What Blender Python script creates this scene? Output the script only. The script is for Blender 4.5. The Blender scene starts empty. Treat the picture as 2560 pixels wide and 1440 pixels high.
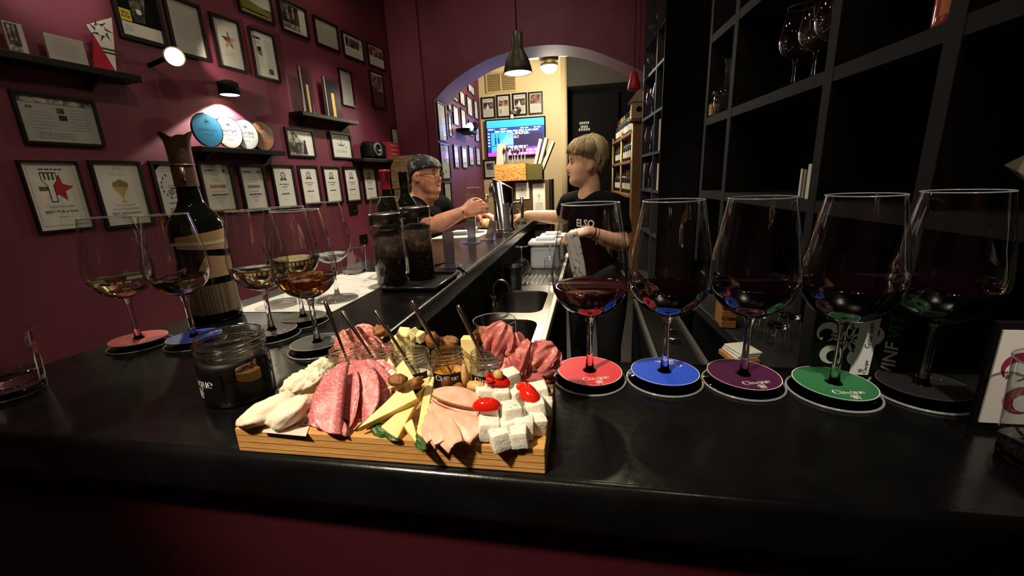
import bpy, bmesh, math, random
from mathutils import Vector, Matrix, noise as mnoise
rnd = random.Random(11)
SC = bpy.context.scene; COL = SC.collection
PI = math.pi; V = Vector
CT = 1.12                      # bar counter top above the floor
# ------------------------------------------------------------------ camera
CAMC = V((0, 0, CT + 0.273)); FPX = 1040.0
_dn = V((179 / FPX, 3988 / FPX, 1)).normalized()
_yv = V((195 / FPX, -279 / FPX, 1)); _yv = (_yv - _dn * _dn.dot(_yv)).normalized()
_xv = _yv.cross(-_dn)
if _xv.x < 0: _xv = -_xv
RC = Matrix((_xv, _yv, -_dn))                       # world = RC @ cam (x right, y down, z forward)
cd = bpy.data.cameras.new('camera'); cam = bpy.data.objects.new('camera', cd); COL.objects.link(cam)
cd.sensor_width = 36; cd.lens = 36 * FPX / 2560; cd.clip_start = 0.01; cd.clip_end = 60
m3 = Matrix((RC.col[0], -RC.col[1], -RC.col[2])).transposed()
cam.matrix_world = Matrix.Translation(CAMC) @ m3.to_4x4()
SC.camera = cam
SC.view_settings.view_transform = 'Standard'; SC.view_settings.look = 'None'
SC.view_settings.exposure = 1.1; SC.view_settings.gamma = 1.0; SC.view_settings.use_curve_mapping = False
cy = SC.cycles
cy.use_denoising = True; cy.max_bounces = 14; cy.transparent_max_bounces = 40
cy.transmission_bounces = 12; cy.glossy_bounces = 6; cy.diffuse_bounces = 4
cy.sample_clamp_indirect = 3.0; cy.blur_glossy = 0.3
w = bpy.data.worlds.new('dim_room_air'); SC.world = w; w.use_nodes = True
w.node_tree.nodes['Background'].inputs[0].default_value = (0.9, 0.8, 0.85, 1)
w.node_tree.nodes['Background'].inputs[1].default_value = 0.03

def lamp(kind, name, loc, power, col, size=0.05, target=None, spot=None, blend=0.5):
    l = bpy.data.lights.new(name, kind); l.energy = power; l.color = col
    if kind == 'AREA': l.size = size
    else: l.shadow_soft_size = size
    if spot: l.spot_size = math.radians(spot); l.spot_blend = blend
    o = bpy.data.objects.new(name, l); COL.objects.link(o); o.location = loc
    if target is not None: o.rotation_euler = (V(target) - V(loc)).to_track_quat('-Z', 'Y').to_euler()
    return o
WARM = (1.0, 0.74, 0.46); WARM2 = (1.0, 0.84, 0.62); COOL = (0.82, 0.92, 1.0)
# ceiling spot over the customer side, aimed at the board and the first glasses
LS = {}
LS['board'] = lamp('SPOT', 'ceiling_or_fill_spot', (-0.85, -0.55, 2.75), 112, (1.0, 0.85, 0.64), 0.07, (-0.17, 0.47, CT + 0.03), 29, 1.0)
LS['sign'] = lamp('SPOT', 'ceiling_or_fill_spot', (0.25, -0.6, 2.95), 60, (1.0, 0.88, 0.72), 0.03, (0.40, 0.59, CT + 0.05), 13, 0.9)  # fill spot added to brighten the display box lettering, not a known fixture
LS['wall'] = lamp('SPOT', 'ceiling_or_fill_spot', (-1.05, 3.2, 3.1), 80, (1.0, 0.9, 0.74), 0.05, (-2.2, 3.6, 1.10), 62, 0.9)
LS['wall2'] = lamp('SPOT', 'ceiling_or_fill_spot', (-0.9, 1.4, 3.1), 9, (1.0, 0.85, 0.7), 0.05, (-2.35, 2.0, 1.5), 85, 0.9)
LS['bar'] = lamp('SPOT', 'ceiling_or_fill_spot', (-0.30, 1.0, 3.15), 75, (1.0, 0.88, 0.72), 0.05, (-0.62, 1.5, CT), 70, 0.9)
LS['people'] = lamp('SPOT', 'ceiling_or_fill_spot', (-0.45, 1.9, 3.15), 36, (1.0, 0.87, 0.7), 0.05, (-0.45, 2.5, CT), 66, 0.9)
LS['arch'] = lamp('SPOT', 'ceiling_or_fill_spot', (-0.6, 2.7, 3.2), 18, (1.0, 0.85, 0.74), 0.05, (-0.7, 4.6, 2.5), 95, 0.9)  # fill spot added to lift the dark front of the arch wall

# ------------------------------------------------------------------ pixel rays on to real planes
def ray(px, py): return RC @ V(((px - 1280) / FPX, (py - 720) / FPX, 1.0))
def onz(px, py, z):
    d = ray(px, py); return CAMC + d * ((z - CAMC.z) / d.z)
def aty(px, py, y):
    d = ray(px, py); return CAMC + d * (y / d.y)
class Plane:                    # an upright wall: s runs to the viewer's right, z up
    def __init__(s, p0, theta):
        s.p0 = V(p0); s.th = theta; s.d = V((math.cos(theta), math.sin(theta), 0)); s.n = V((-math.sin(theta), math.cos(theta), 0))
    def hit(s, px, py):
        d = ray(px, py); P = CAMC + d * (s.n.dot(s.p0 - CAMC) / s.n.dot(d))
        return (P - s.p0).dot(s.d), P.z
    def at(s, a, z, out=0.0):
        p = s.p0 + s.d * a - s.n * out; return V((p.x, p.y, z))
PL = Plane((-2.43, 1.62, 0), math.radians(90 - 6.3))       # long left wall
PE = Plane((0, 7.2, 0), 0.0)                               # far cream wall
PB = Plane((-1.665, 5.0, 0), math.radians(90 + 3.4))       # left wall of the back room
PJ = Plane((-1.64, 4.6, 0), math.radians(90))              # inner face of the arch jamb
PR = Plane((0.75, 1.0, 0), math.radians(-90 + 4.17))       # shelving wall on the right (s decreases with depth)

# ------------------------------------------------------------------ materials
def lin(c):
    if isinstance(c, str): c = tuple(int(c[i:i + 2], 16) / 255 for i in (0, 2, 4))
    return tuple((x / 12.92 if x <= 0.04045 else ((x + 0.055) / 1.055) ** 2.4) for x in c) + (1,)
MATS = {}
def mat(name, col, rough=0.5, metal=0.0, spec=0.5, trans=0.0, ior=1.45, emit=None, es=0.0, sss=0.0, coat=0.0,
        mix=None, bump=None, alpha=1.0):
    """mix = (colour2, scale, low, high[, stretch]) noise blend; bump = (scale, strength[, stretch])"""
    if name in MATS: return MATS[name]
    m = bpy.data.materials.new(name); m.use_nodes = True; nt = m.node_tree; b = nt.nodes['Principled BSDF']
    b.inputs['Base Color'].default_value = lin(col); b.inputs['Roughness'].default_value = rough
    b.inputs['Metallic'].default_value = metal; b.inputs['Specular IOR Level'].default_value = spec
    b.inputs['Transmission Weight'].default_value = trans; b.inputs['IOR'].default_value = ior
    b.inputs['Coat Weight'].default_value = coat
    if sss:
        b.inputs['Subsurface Weight'].default_value = sss; b.inputs['Subsurface Radius'].default_value = (0.006, 0.003, 0.002)
        b.inputs['Subsurface Scale'].default_value = 1.0
    if emit is not None:
        b.inputs['Emission Color'].default_value = lin(emit); b.inputs['Emission Strength'].default_value = es
    def coords(stretch):
        tc = nt.nodes.new('ShaderNodeTexCoord'); mp = nt.nodes.new('ShaderNodeMapping')
        mp.inputs['Scale'].default_value = stretch; nt.links.new(tc.outputs['Object'], mp.inputs['Vector']); return mp.outputs['Vector']
    if mix:
        c2, sc, lo, hi = mix[:4]; st = mix[4] if len(mix) > 4 else (1, 1, 1)
        n = nt.nodes.new('ShaderNodeTexNoise'); n.inputs['Scale'].default_value = sc; n.inputs['Detail'].default_value = 5
        nt.links.new(coords(st), n.inputs['Vector'])
        r = nt.nodes.new('ShaderNodeValToRGB'); r.color_ramp.elements[0].position = lo; r.color_ramp.elements[1].position = hi
        r.color_ramp.elements[0].color = lin(col); r.color_ramp.elements[1].color = lin(c2)
        nt.links.new(n.outputs['Fac'], r.inputs['Fac']); nt.links.new(r.outputs['Color'], b.inputs['Base Color'])
    if bump:
        sc, stg = bump[:2]; st = bump[2] if len(bump) > 2 else (1, 1, 1)
        n = nt.nodes.new('ShaderNodeTexNoise'); n.inputs['Scale'].default_value = sc; n.inputs['Detail'].default_value = 4
        nt.links.new(coords(st), n.inputs['Vector'])
        bp = nt.nodes.new('ShaderNodeBump'); bp.inputs['Strength'].default_value = stg; bp.inputs['Distance'].default_value = 0.002
        nt.links.new(n.outputs['Fac'], bp.inputs['Height']); nt.links.new(bp.outputs['Normal'], b.inputs['Normal'])
    MATS[name] = m; return m
def thin_glass(name, tint=(0.97, 0.98, 0.98), base=0.07, top=0.85, rough=0.0, power=4.0):
    """a thin pane: straight-through transparency plus a Fresnel-like reflection"""
    if name in MATS: return MATS[name]
    m = bpy.data.materials.new(name); m.use_nodes = True; nt = m.node_tree; nt.nodes.clear()
    out = nt.nodes.new('ShaderNodeOutputMaterial'); mx = nt.nodes.new('ShaderNodeMixShader')
    tr = nt.nodes.new('ShaderNodeBsdfTransparent'); gl = nt.nodes.new('ShaderNodeBsdfGlossy'); lw = nt.nodes.new('ShaderNodeLayerWeight')
    lw.inputs['Blend'].default_value = 0.5
    tr.inputs['Color'].default_value = tint + (1,); gl.inputs['Roughness'].default_value = rough
    pw = nt.nodes.new('ShaderNodeMath'); pw.operation = 'POWER'; pw.inputs[1].default_value = power
    ma = nt.nodes.new('ShaderNodeMath'); ma.operation = 'MULTIPLY_ADD'; ma.inputs[1].default_value = top; ma.inputs[2].default_value = base
    nt.links.new(lw.outputs['Facing'], pw.inputs[0]); nt.links.new(pw.outputs[0], ma.inputs[0])
    nt.links.new(ma.outputs[0], mx.inputs['Fac']); nt.links.new(tr.outputs[0], mx.inputs[1]); nt.links.new(gl.outputs[0], mx.inputs[2])
    nt.links.new(mx.outputs[0], out.inputs[0]); MATS[name] = m; return m
def voro(name, col, col2, scale, thr, rough=0.4, sss=0.0, bump=0.0, stretch=(1, 1, 1)):
    """spots of col2 in col, as fat in salami or paisley on cloth"""
    if name in MATS: return MATS[name]
    m = mat(name, col, rough, sss=sss); nt = m.node_tree; b = nt.nodes['Principled BSDF']
    tc = nt.nodes.new('ShaderNodeTexCoord'); mp = nt.nodes.new('ShaderNodeMapping'); mp.inputs['Scale'].default_value = stretch
    n = nt.nodes.new('ShaderNodeTexNoise'); n.inputs['Scale'].default_value = scale; n.inputs['Detail'].default_value = 6; n.inputs['Roughness'].default_value = 0.7
    r = nt.nodes.new('ShaderNodeValToRGB'); r.color_ramp.elements[0].position = thr - 0.06; r.color_ramp.elements[1].position = thr + 0.06
    r.color_ramp.elements[0].color = lin(col); r.color_ramp.elements[1].color = lin(col2)
    nt.links.new(tc.outputs['Object'], mp.inputs['Vector']); nt.links.new(mp.outputs['Vector'], n.inputs['Vector'])
    nt.links.new(n.outputs['Fac'], r.inputs['Fac']); nt.links.new(r.outputs['Color'], b.inputs['Base Color'])
    if bump:
        bp = nt.nodes.new('ShaderNodeBump'); bp.inputs['Strength'].default_value = bump; bp.inputs['Distance'].default_value = 0.001
        nt.links.new(n.outputs['Fac'], bp.inputs['Height']); nt.links.new(bp.outputs['Normal'], b.inputs['Normal'])
    return m
BURG = mat('burgundy_paint', '6e2c3d', 0.62, bump=(60, 0.12), mix=('602434', 3, 0.35, 0.7))
CREAM = mat('cream_paint', 'dcc89c', 0.7, bump=(40, 0.1))
DARKW = mat('charcoal_paint', '101012', 0.8, spec=0.1)
BURGF = mat('burgundy_front', '3f0917', 0.6)
BLACKTOP = mat('black_lacquer', '0c0c0d', 0.2, spec=0.5, bump=(90, 0.12), mix=('151515', 14, 0.4, 0.7))
BLACK = mat('black_paint', '0c0c0d', 0.65, spec=0.12)
BLACKM = mat('black_matte', '090909', 0.9, spec=0.0)
SHELFB = mat('shelf_black', '26262a', 0.7, spec=0.05, bump=(50, 0.1))
FRAMEB = mat('frame_black', '120d0e', 0.35)
PAPER = mat('white_paper', 'd9d6cc', 0.75)
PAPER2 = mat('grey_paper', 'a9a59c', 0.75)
INK = mat('ink', '2b2a2c', 0.7); INKG = mat('ink_grey', '77756f', 0.7); INKR = mat('ink_red', 'a5222c', 0.6)
GLASS = thin_glass('drinking_glass', base=0.105, top=0.95, power=3.0)
GEDGE = mat('glass_edge', 'e2e8e8', 0.12, trans=0.72, ior=1.45); PANE = thin_glass('picture_glass', base=0.04, top=0.5)
CRYS = mat('clear_crystal', 'ffffff', 0.0, trans=1.0, ior=1.5)
STEEL = mat('brushed_steel', '9c9a96', 0.28, metal=1.0, bump=(30, 0.08, (1, 1, 20)))
STEELD = mat('dark_steel', '6f6c6a', 0.35, metal=1.0)
ACRYL = thin_glass('clear_acrylic', tint=(0.78, 0.78, 0.82), base=0.26, top=0.6, rough=0.12)
WOOD = mat('pale_wood', 'c08a4e', 0.55, mix=('a06a34', 18, 0.35, 0.65, (1, 12, 12)), bump=(40, 0.2, (1, 10, 10)))

# ------------------------------------------------------------------ mesh helpers
class MB:
    def __init__(s): s.v = []; s.f = []; s.m = []; s.sm = []
    def add(s, vs, fs, mi=0, smooth=False, T=None):
        o = len(s.v); s.v += [tuple(T @ V(p)) if T is not None else tuple(p) for p in vs]
        for f in fs: s.f.append(tuple(i + o for i in f)); s.m.append(mi); s.sm.append(smooth)
        return s
    def box(s, x0, x1, y0, y1, z0, z1, mi=0, T=None, bev=0.0, seg=2):
        if bev:
            bm = bmesh.new(); bmesh.ops.create_cube(bm, size=1.0)
            for v in bm.verts: v.co = V(((x0 + x1) / 2 + v.co.x * (x1 - x0), (y0 + y1) / 2 + v.co.y * (y1 - y0), (z0 + z1) / 2 + v.co.z * (z1 - z0)))
            bmesh.ops.bevel(bm, geom=bm.edges[:], offset=bev, segments=seg, profile=0.5, affect='EDGES')
            bm.verts.index_update(); vs = [v.co.copy() for v in bm.verts]; fs = [[v.index for v in f.verts] for f in bm.faces]; bm.free()
            return s.add(vs, fs, mi, False, T)
        vs = [(x, y, z) for x in (x0, x1) for y in (y0, y1) for z in (z0, z1)]
        return s.add(vs, [(0, 1, 3, 2), (4, 6, 7, 5), (0, 4, 5, 1), (2, 3, 7, 6), (0, 2, 6, 4), (1, 5, 7, 3)], mi, False, T)
    def lathe(s, prof, seg=32, mi=0, T=None, cap=(False, False)):
        vs = []; fs = []
        for r, z in prof:
            for k in range(seg): a = 2 * PI * k / seg; vs.append((r * math.cos(a), r * math.sin(a), z))
        for i in range(len(prof) - 1):
            for k in range(seg):
                k2 = (k + 1) % seg; fs.append((i * seg + k, i * seg + k2, (i + 1) * seg + k2, (i + 1) * seg + k))
        if cap[0]: fs.append(tuple(range(seg - 1, -1, -1)))
        if cap[1]: o = (len(prof) - 1) * seg; fs.append(tuple(o + k for k in range(seg)))
        return s.add(vs, fs, mi, True, T)
    def tube(s, pts, r, seg=8, mi=0, T=None, round_=False, flat=1.0):
        pts = [V(p) for p in pts]; n = len(pts); rs = list(r) if hasattr(r, '__len__') else [r] * n
        if round_:                                            # add hemispherical ends
            d0 = (pts[0] - pts[1]).normalized(); d1 = (pts[-1] - pts[-2]).normalized(); r0, r1 = rs[0], rs[-1]
            A = [(pts[0] + d0 * r0 * math.sin(t), r0 * math.cos(t)) for t in (1.45, 1.0, 0.5)]
            B = [(pts[-1] + d1 * r1 * math.sin(t), r1 * math.cos(t)) for t in (0.5, 1.0, 1.45)]
            pts = [a[0] for a in A] + pts + [b[0] for b in B]; rs = [a[1] for a in A] + rs + [b[1] for b in B]; n = len(pts)
        vs = []; up = None
        for i, p in enumerate(pts):
            t = (pts[min(i + 1, n - 1)] - pts[max(i - 1, 0)]).normalized()
            if up is None: up = t.orthogonal().normalized()
            up = (up - t * t.dot(up)).normalized(); sd = t.cross(up)
            for k in range(seg):
                a = 2 * PI * k / seg; vs.append(p + (up * math.cos(a) * flat + sd * math.sin(a)) * rs[i])
        fs = []
        for i in range(n - 1):
            for k in range(seg): k2 = (k + 1) % seg; fs.append((i * seg + k, i * seg + k2, (i + 1) * seg + k2, (i + 1) * seg + k))
        fs.append(tuple(range(seg - 1, -1, -1))); fs.append(tuple((n - 1) * seg + k for k in range(seg)))
        return s.add(vs, fs, mi, True, T)
    def ball(s, c, r, mi=0, T=None, seg=16, rings=10):
        rx, ry, rz = r if hasattr(r, '__len__') else (r, r, r)
        vs = [(c[0], c[1], c[2] - rz)]; fs = []
        for i in range(1, rings):
            t = -PI / 2 + PI * i / rings
            for k in range(seg): a = 2 * PI * k / seg; vs.append((c[0] + rx * math.cos(t) * math.cos(a), c[1] + ry * math.cos(t) * math.sin(a), c[2] + rz * math.sin(t)))
        vs.append((c[0], c[1], c[2] + rz)); e = len(vs) - 1
        for k in range(seg): fs.append((0, 1 + (k + 1) % seg, 1 + k)); fs.append((e, e - seg + k, e - seg + (k + 1) % seg))
        for i in range(rings - 2):
            for k in range(seg): k2 = (k + 1) % seg; a = 1 + i * seg; fs.append((a + k, a + k2, a + seg + k2, a + seg + k))
        return s.add(vs, fs, mi, True, T)
    def prism(s, poly, z0, z1, mi=0, T=None):
        n = len(poly); vs = [(x, y, z0) for x, y in poly] + [(x, y, z1) for x, y in poly]
        fs = [tuple(range(n - 1, -1, -1)), tuple(range(n, 2 * n))] + [(i, (i + 1) % n, n + (i + 1) % n, n + i) for i in range(n)]
        return s.add(vs, fs, mi, False, T)
    def torus(s, c, R, r, mi=0, T=None, seg=28, k=8, axis='z'):
        vs = []; fs = []
        for i in range(seg):
            a = 2 * PI * i / seg
            for j in range(k):
                b = 2 * PI * j / k; q = R + r * math.cos(b); p = (q * math.cos(a), q * math.sin(a), r * math.sin(b))
                if axis == 'x': p = (p[2], p[0], p[1])
                if axis == 'y': p = (p[0], p[2], p[1])
                vs.append((p[0] + c[0], p[1] + c[1], p[2] + c[2]))
        for i in range(seg):
            for j in range(k):
                i2 = (i + 1) % seg; j2 = (j + 1) % k; fs.append((i * k + j, i2 * k + j, i2 * k + j2, i * k + j2))
        return s.add(vs, fs, mi, True, T)
    def mesh(s, name, mats):
        me = bpy.data.meshes.new(name); me.from_pydata(s.v, [], s.f)
        for m in (mats if isinstance(mats, (list, tuple)) else [mats]): me.materials.append(m)
        me.polygons.foreach_set('material_index', s.m); me.polygons.foreach_set('use_smooth', s.sm); me.update(); return me
    def obj(s, name, mats, parent=None, loc=None, rot=None):
        o = bpy.data.objects.new(name, s.mesh(name, mats)); COL.objects.link(o)
        if parent: o.parent = parent
        if loc is not None: o.location = loc
        if rot is not None: o.rotation_euler = rot
        return o
def tag(o, label, cat, group=None, kind=None):
    if label: o['label'] = label
    if cat: o['category'] = cat
    if group: o['group'] = group
    if kind: o['kind'] = kind
    return o
def thing(name, loc, label, cat, group=None, rz=0.0, rot=None):
    o = bpy.data.objects.new(name, None); COL.objects.link(o); o.empty_display_size = 0.03; o.location = loc
    o.rotation_euler = rot if rot else (0, 0, rz)
    return tag(o, label, cat, group)
def dup(root, loc=None, rz=None, label=None, group=None, scale=None):
    def cp(o, par):
        c = o.copy(); COL.objects.link(c); c.parent = par
        for ch in list(o.children): cp(ch, c)
        return c
    r = cp(root, None)
    if loc is not None: r.location = loc
    if rz is not None: r.rotation_euler = (0, 0, rz)
    if label: r['label'] = label
    if group: r['group'] = group
    if scale: r.scale = (scale,) * 3
    return r
def struct(name, mb, m, parent=None):
    o = mb.obj(name, m, parent)
    if not parent: o['kind'] = 'structure'
    return o
def RotT(loc, rz=0, rx=0, ry=0):
    return Matrix.Translation(loc) @ Matrix.Rotation(rz, 4, 'Z') @ Matrix.Rotation(ry, 4, 'Y') @ Matrix.Rotation(rx, 4, 'X')
_TXT = {}
def text_geo(t, bold=0.0, shear=0.0):
    k = (t, bold, shear)
    if k not in _TXT:
        c = bpy.data.curves.new('lettering', 'FONT'); c.body = t; c.offset = bold; c.shear = shear; c.resolution_u = 2
        o = bpy.data.objects.new('lettering', c); COL.objects.link(o)
        me = o.evaluated_get(bpy.context.evaluated_depsgraph_get()).to_mesh()
        vs = [v.co.copy() for v in me.vertices]; fs = [tuple(p.vertices) for p in me.polygons]
        bpy.data.objects.remove(o); bpy.data.curves.remove(c)
        x0 = min(v.x for v in vs); x1 = max(v.x for v in vs); h = 0.7
        _TXT[k] = ([((v.x - (x0 + x1) / 2) / h, v.y / h) for v in vs], fs, (x1 - x0) / h)
    return _TXT[k]
def stroke2d(pts):
    """pts: (x, y, width) -> quads"""
    vs = []; fs = []; n = len(pts)
    for i, (x, y, wd) in enumerate(pts):
        a = pts[max(i - 1, 0)]; b = pts[min(i + 1, n - 1)]; t = V((b[0] - a[0], b[1] - a[1]))
        t = t.normalized() if t.length > 1e-9 else V((1, 0)); q = V((-t.y, t.x)) * wd / 2
        vs += [(x + q.x, y + q.y), (x - q.x, y - q.y)]
    return vs, [(2 * i, 2 * i + 1, 2 * i + 3, 2 * i + 2) for i in range(n - 1)]
def arc(cx, cy, rx, ry, a0, a1, w0, w1, n=14):
    out = []
    for i in range(n + 1):
        a = math.radians(a0 + (a1 - a0) * i / n); f = abs(math.cos(a)) ** 1.5; out.append((cx + rx * math.cos(a), cy + ry * math.sin(a), w0 + (w1 - w0) * f))
    return out
def join2(parts):
    vs = []; fs = []
    for v, f in parts: o = len(vs); vs += v; fs += [tuple(i + o for i in q) for q in f]
    return vs, fs
def house_word():
    """the high-contrast serif word on the coasters and jars, height 1, centred"""
    T_, H_ = 0.15, 0.03; P = []
    def vert(x, y0, y1): P.append(stroke2d([(x, y0, T_), (x, y1, T_)])); P.append(stroke2d([(x - .13, y0, H_), (x + .13, y0, H_)])); P.append(stroke2d([(x - .13, y1 - .01, H_), (x + .05, y1 - .01, H_)]))
    P.append(stroke2d(arc(.42, .5, .40, .5, 40, 320, H_, .19, 22))); P.append(stroke2d([(.74, .6, .05), (.74, .95, .05)])); P.append(stroke2d([(.74, .05, .03), (.74, .3, .03)]))
    x = 1.05; vert(x, 0, .62); P.append(stroke2d([(x, .75, .16), (x, .9, .16)]))
    x = 1.45; vert(x, 0, .62); P.append(stroke2d(arc(x + .2, .42, .2, .19, 180, 0, H_, .06))); vert(x + .4, 0, .42)
    x = 2.45; P.append(stroke2d(arc(x, .31, .22, .31, 70, 330, H_, .15, 18))); vert(x + .24, -.32, .62)
    x = 3.0; vert(x, .2, .62); P.append(stroke2d(arc(x + .2, .2, .2, .19, 180, 360, H_, .06))); vert(x + .4, 0, .62)
    x = 3.85; P.append(stroke2d(arc(x, .31, .25, .31, 0, 310, H_, .15, 22))); P.append(stroke2d([(x - .2, .33, .035), (x + .26, .33, .035)]))
    vs, fs = join2(P); return [(a - 2.07, b - 0.3) for a, b in vs], fs
def flower(small=True):
    """five-fold rosette of curls, radius 1"""
    P = []
    for k in range(5):
        a = math.radians(90 + 72 * k); ca, sa = math.cos(a), math.sin(a)
        def mp(vf): return [(x * sa + y * ca, -x * ca + y * sa) for x, y in vf[0]], vf[1]
        lw = 0.13 if small else 0.085
        P.append(mp(stroke2d([(0, .06, .02), (.10, .22, lw), (.12, .36, lw), (0, .58, .02)]))); P.append(mp(stroke2d([(0, .06, .02), (-.10, .22, lw), (-.12, .36, lw), (0, .58, .02)])))
        if small: P.append(mp(stroke2d(arc(0, .70, .30, .28, -60, 240, .09, .13, 12))))
        else:
            c = []
            for i in range(25):
                t = i / 24; g = math.radians(-150 + 300 * t); c.append((.29 * math.cos(g), .72 + .27 * math.sin(g), .035 + .20 * math.sin(PI * t) ** 1.6))
            P.append(mp(stroke2d(c))); P.append(mp(stroke2d([(c[-1][0] + .02, c[-1][1] - .02, .10), (c[-1][0] + .03, c[-1][1] - .10, .10)])))
    return join2(P)
WORD = house_word(); FLOWER = flower(True); BIGFLOWER = flower(False)
def put2d(mb, geo, fn, sx, mi=0, cx=0.0, cy=0.0, sy=None, rot=0.0):
    c, s_ = math.cos(rot), math.sin(rot); sy = sy or sx
    mb.add([fn(cx + c * x * sx - s_ * y * sy, cy + s_ * x * sx + c * y * sy) for x, y in geo[0]], geo[1], mi)
def puttext(mb, t, fn, h, mi=0, cx=0.0, cy=0.0, bold=0.0, rot=0.0, maxw=None, shear=0.0):
    g = text_geo(t, bold, shear); hh = h; sx = h
    if maxw and g[2] * h > maxw: sx = maxw / g[2]
    put2d(mb, (g[0], g[1]), fn, sx, mi, cx, cy, hh, rot)
# ================================================================== room shell
CEIL = CT + 2.2
floor = struct('floor', MB().box(-4.5, 2.2, -2.4, 8.4, -0.05, 0), mat('dark_floor', '1b1715', 0.5, mix=('120f0e', 5, 0.4, 0.6)))
struct('ceiling', MB().box(-4.5, 2.2, -2.4, 4.75, CEIL, CEIL + 0.05), mat('ceiling_burgundy', '3a1620', 0.8))
struct('ceiling', MB().box(-4.5, 2.2, 4.75, 8.4, CEIL, CEIL + 0.05), mat('ceiling_cream', 'c9b992', 0.8))
def wallbox(name, pl, s0, s1, z0, z1, th, m):
    T = Matrix.Translation(pl.p0) @ Matrix.Rotation(pl.th, 4, 'Z'); return struct(name, MB().box(s0, s1, 0, th, z0, z1, 0, T), m)
wallbox('wall_left', PL, -4.0, 3.04, 0, CEIL, 0.1, BURG)
struct('wall_front', MB().box(-4.5, 2.2, -2.4, -2.3, 0, CEIL), BURG)
wallbox('wall_right', Plane((0.75 + 0.345, 1.0, 0), PR.th), -4.2, 3.4, 0, CEIL, 0.1, DARKW)
wallbox('wall_back_left', PB, -0.02, 2.35, 0, CEIL, 0.08, BURG)
struct('wall_far', MB().box(-1.95, -0.40, 7.2, 7.32, 0, CEIL), CREAM)
struct('trim_1', MB().tube([(-0.42, 7.245, 0), (-0.42, 7.245, CEIL)], 0.06, 20), CREAM)
struct('wall_far_recess', MB().box(-0.36, 1.4, 7.75, 7.85, 0, CEIL), DARKW)
struct('wall_recess_side', MB().box(-0.40, -0.36, 7.31, 7.8, 0, CEIL), DARKW)
struct('wall_back_right', MB().box(0.66, 0.74, 5.0, 7.8, 0, CEIL), DARKW)
struct('trim_2', MB().box(-0.36, 0.62, 7.25, 7.74, CT + 1.66, CEIL - 0.002), mat('bulkhead_grey', '37352f', 0.8))
d1 = struct('door_1', MB().box(-0.30, 0.46, 7.66, 7.745, 0.005, CT + 1.6), BLACK)
mb = MB()
for i, (wd, z) in enumerate(((0.17, 0.0), (0.13, -0.06), (0.2, -0.105))):
    for k in range(5): mb.box(-0.10 + (k - 2) * wd / 5 - wd * 0.07, -0.10 + (k - 2) * wd / 5 + wd * 0.07, 7.655, 7.659, CT + 1.13 + z, CT + 1.17 + z)
mb.obj('door_sign', mat('sign_white', 'cfcfca', 0.6), d1)
MB().tube([(0.38, 7.63, 1.0), (0.38, 7.63, 1.18)], 0.012, 10).obj('door_handle', STEELD, d1)
# arch wall: the curve of the opening, x and height above the bar top
AP = []
for px, py in [(1086, 251), (1131, 204), (1202, 157), (1272, 129.5), (1320, 118), (1391, 112), (1461, 121), (1532, 145), (1601, 176)]:
    p = aty(px, py, 4.6); AP.append((p.x, p.z))
AP[0] = (-1.64, AP[0][1]); AP.append((0.66, AP[-1][1] - 0.09))
def smooth_curve(P, n=8):
    out = []
    for i in range(len(P) - 1):
        p0, p1, p2, p3 = P[max(i - 1, 0)], P[i], P[i + 1], P[min(i + 2, len(P) - 1)]
        for k in range(n):
            t = k / n; out.append(tuple(0.5 * (2 * p1[j] + (p2[j] - p0[j]) * t + (2 * p0[j] - 5 * p1[j] + 4 * p2[j] - p3[j]) * t * t + (3 * p1[j] - p0[j] - 3 * p2[j] + p3[j]) * t ** 3) for j in (0, 1)))
    return out + [P[-1]]
AC = smooth_curve(AP); mb = MB(); Y0, Y1 = 4.6, 5.0
for (xa, za), (xb, zb) in zip(AC, AC[1:]):
    mb.add([(xa, Y0, za), (xb, Y0, zb), (xb, Y0, CEIL), (xa, Y0, CEIL)], [(0, 1, 2, 3)])
    mb.add([(xa, Y1, za), (xb, Y1, zb), (xb, Y1, CEIL), (xa, Y1, CEIL)], [(3, 2, 1, 0)])
    mb.add([(xa, Y0, za), (xa, Y1, za), (xb, Y1, zb), (xb, Y0, zb)], [(0, 1, 2, 3)], 0, True)
mb.box(-2.25, -1.64, Y0, Y1, 0, CEIL); mb.box(0.66, 1.3, Y0, Y1, 0, CEIL); mb.box(-2.08, -1.74, Y0 - 0.05, Y0, 0, CEIL)
struct('wall_back', mb, BURG)
# ================================================================== bar counter
bar = thing('bar_counter', (0, 0, 0), 'L shaped glossy black bar counter with burgundy front carrying the food and glasses', 'bar counter')
bm = bmesh.new()
poly = [(-0.955, 0.325), (0.735, 0.325), (0.735, 0.605), (-0.38, 0.605), (-0.38, 3.4), (-0.74, 3.4), (-0.80, 2.0), (-0.925, 0.55)]
vs = [bm.verts.new((x, y, CT - 0.055)) for x, y in poly]; f = bm.faces.new(vs)
r = bmesh.ops.extrude_face_region(bm, geom=[f])
for e in r['geom']:
    if isinstance(e, bmesh.types.BMVert): e.co.z = CT
bmesh.ops.recalc_face_normals(bm, faces=bm.faces)
bmesh.ops.bevel(bm, geom=[e for e in bm.edges], offset=0.010, segments=4, profile=0.5, affect='EDGES')
me = bpy.data.meshes.new('counter_top'); bm.to_mesh(me); bm.free(); me.materials.append(BLACKTOP)
for p in me.polygons: p.use_smooth = len(p.vertices) == 4 and p.area < 0.08
o = bpy.data.objects.new('counter_top', me); COL.objects.link(o); o.parent = bar
MB().box(-0.93, 0.70, 0.362, 0.39, 0, CT - 0.0555).obj('front_panel', BURGF, bar)
MB().box(-0.72, -0.66, 0.38, 3.3, 0, CT - 0.0555).obj('side_panel', BURG, bar)
MB().box(-0.47, -0.43, 0.38, 3.3, 0, CT - 0.0555).obj('inner_panel', BLACK, bar)
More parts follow.
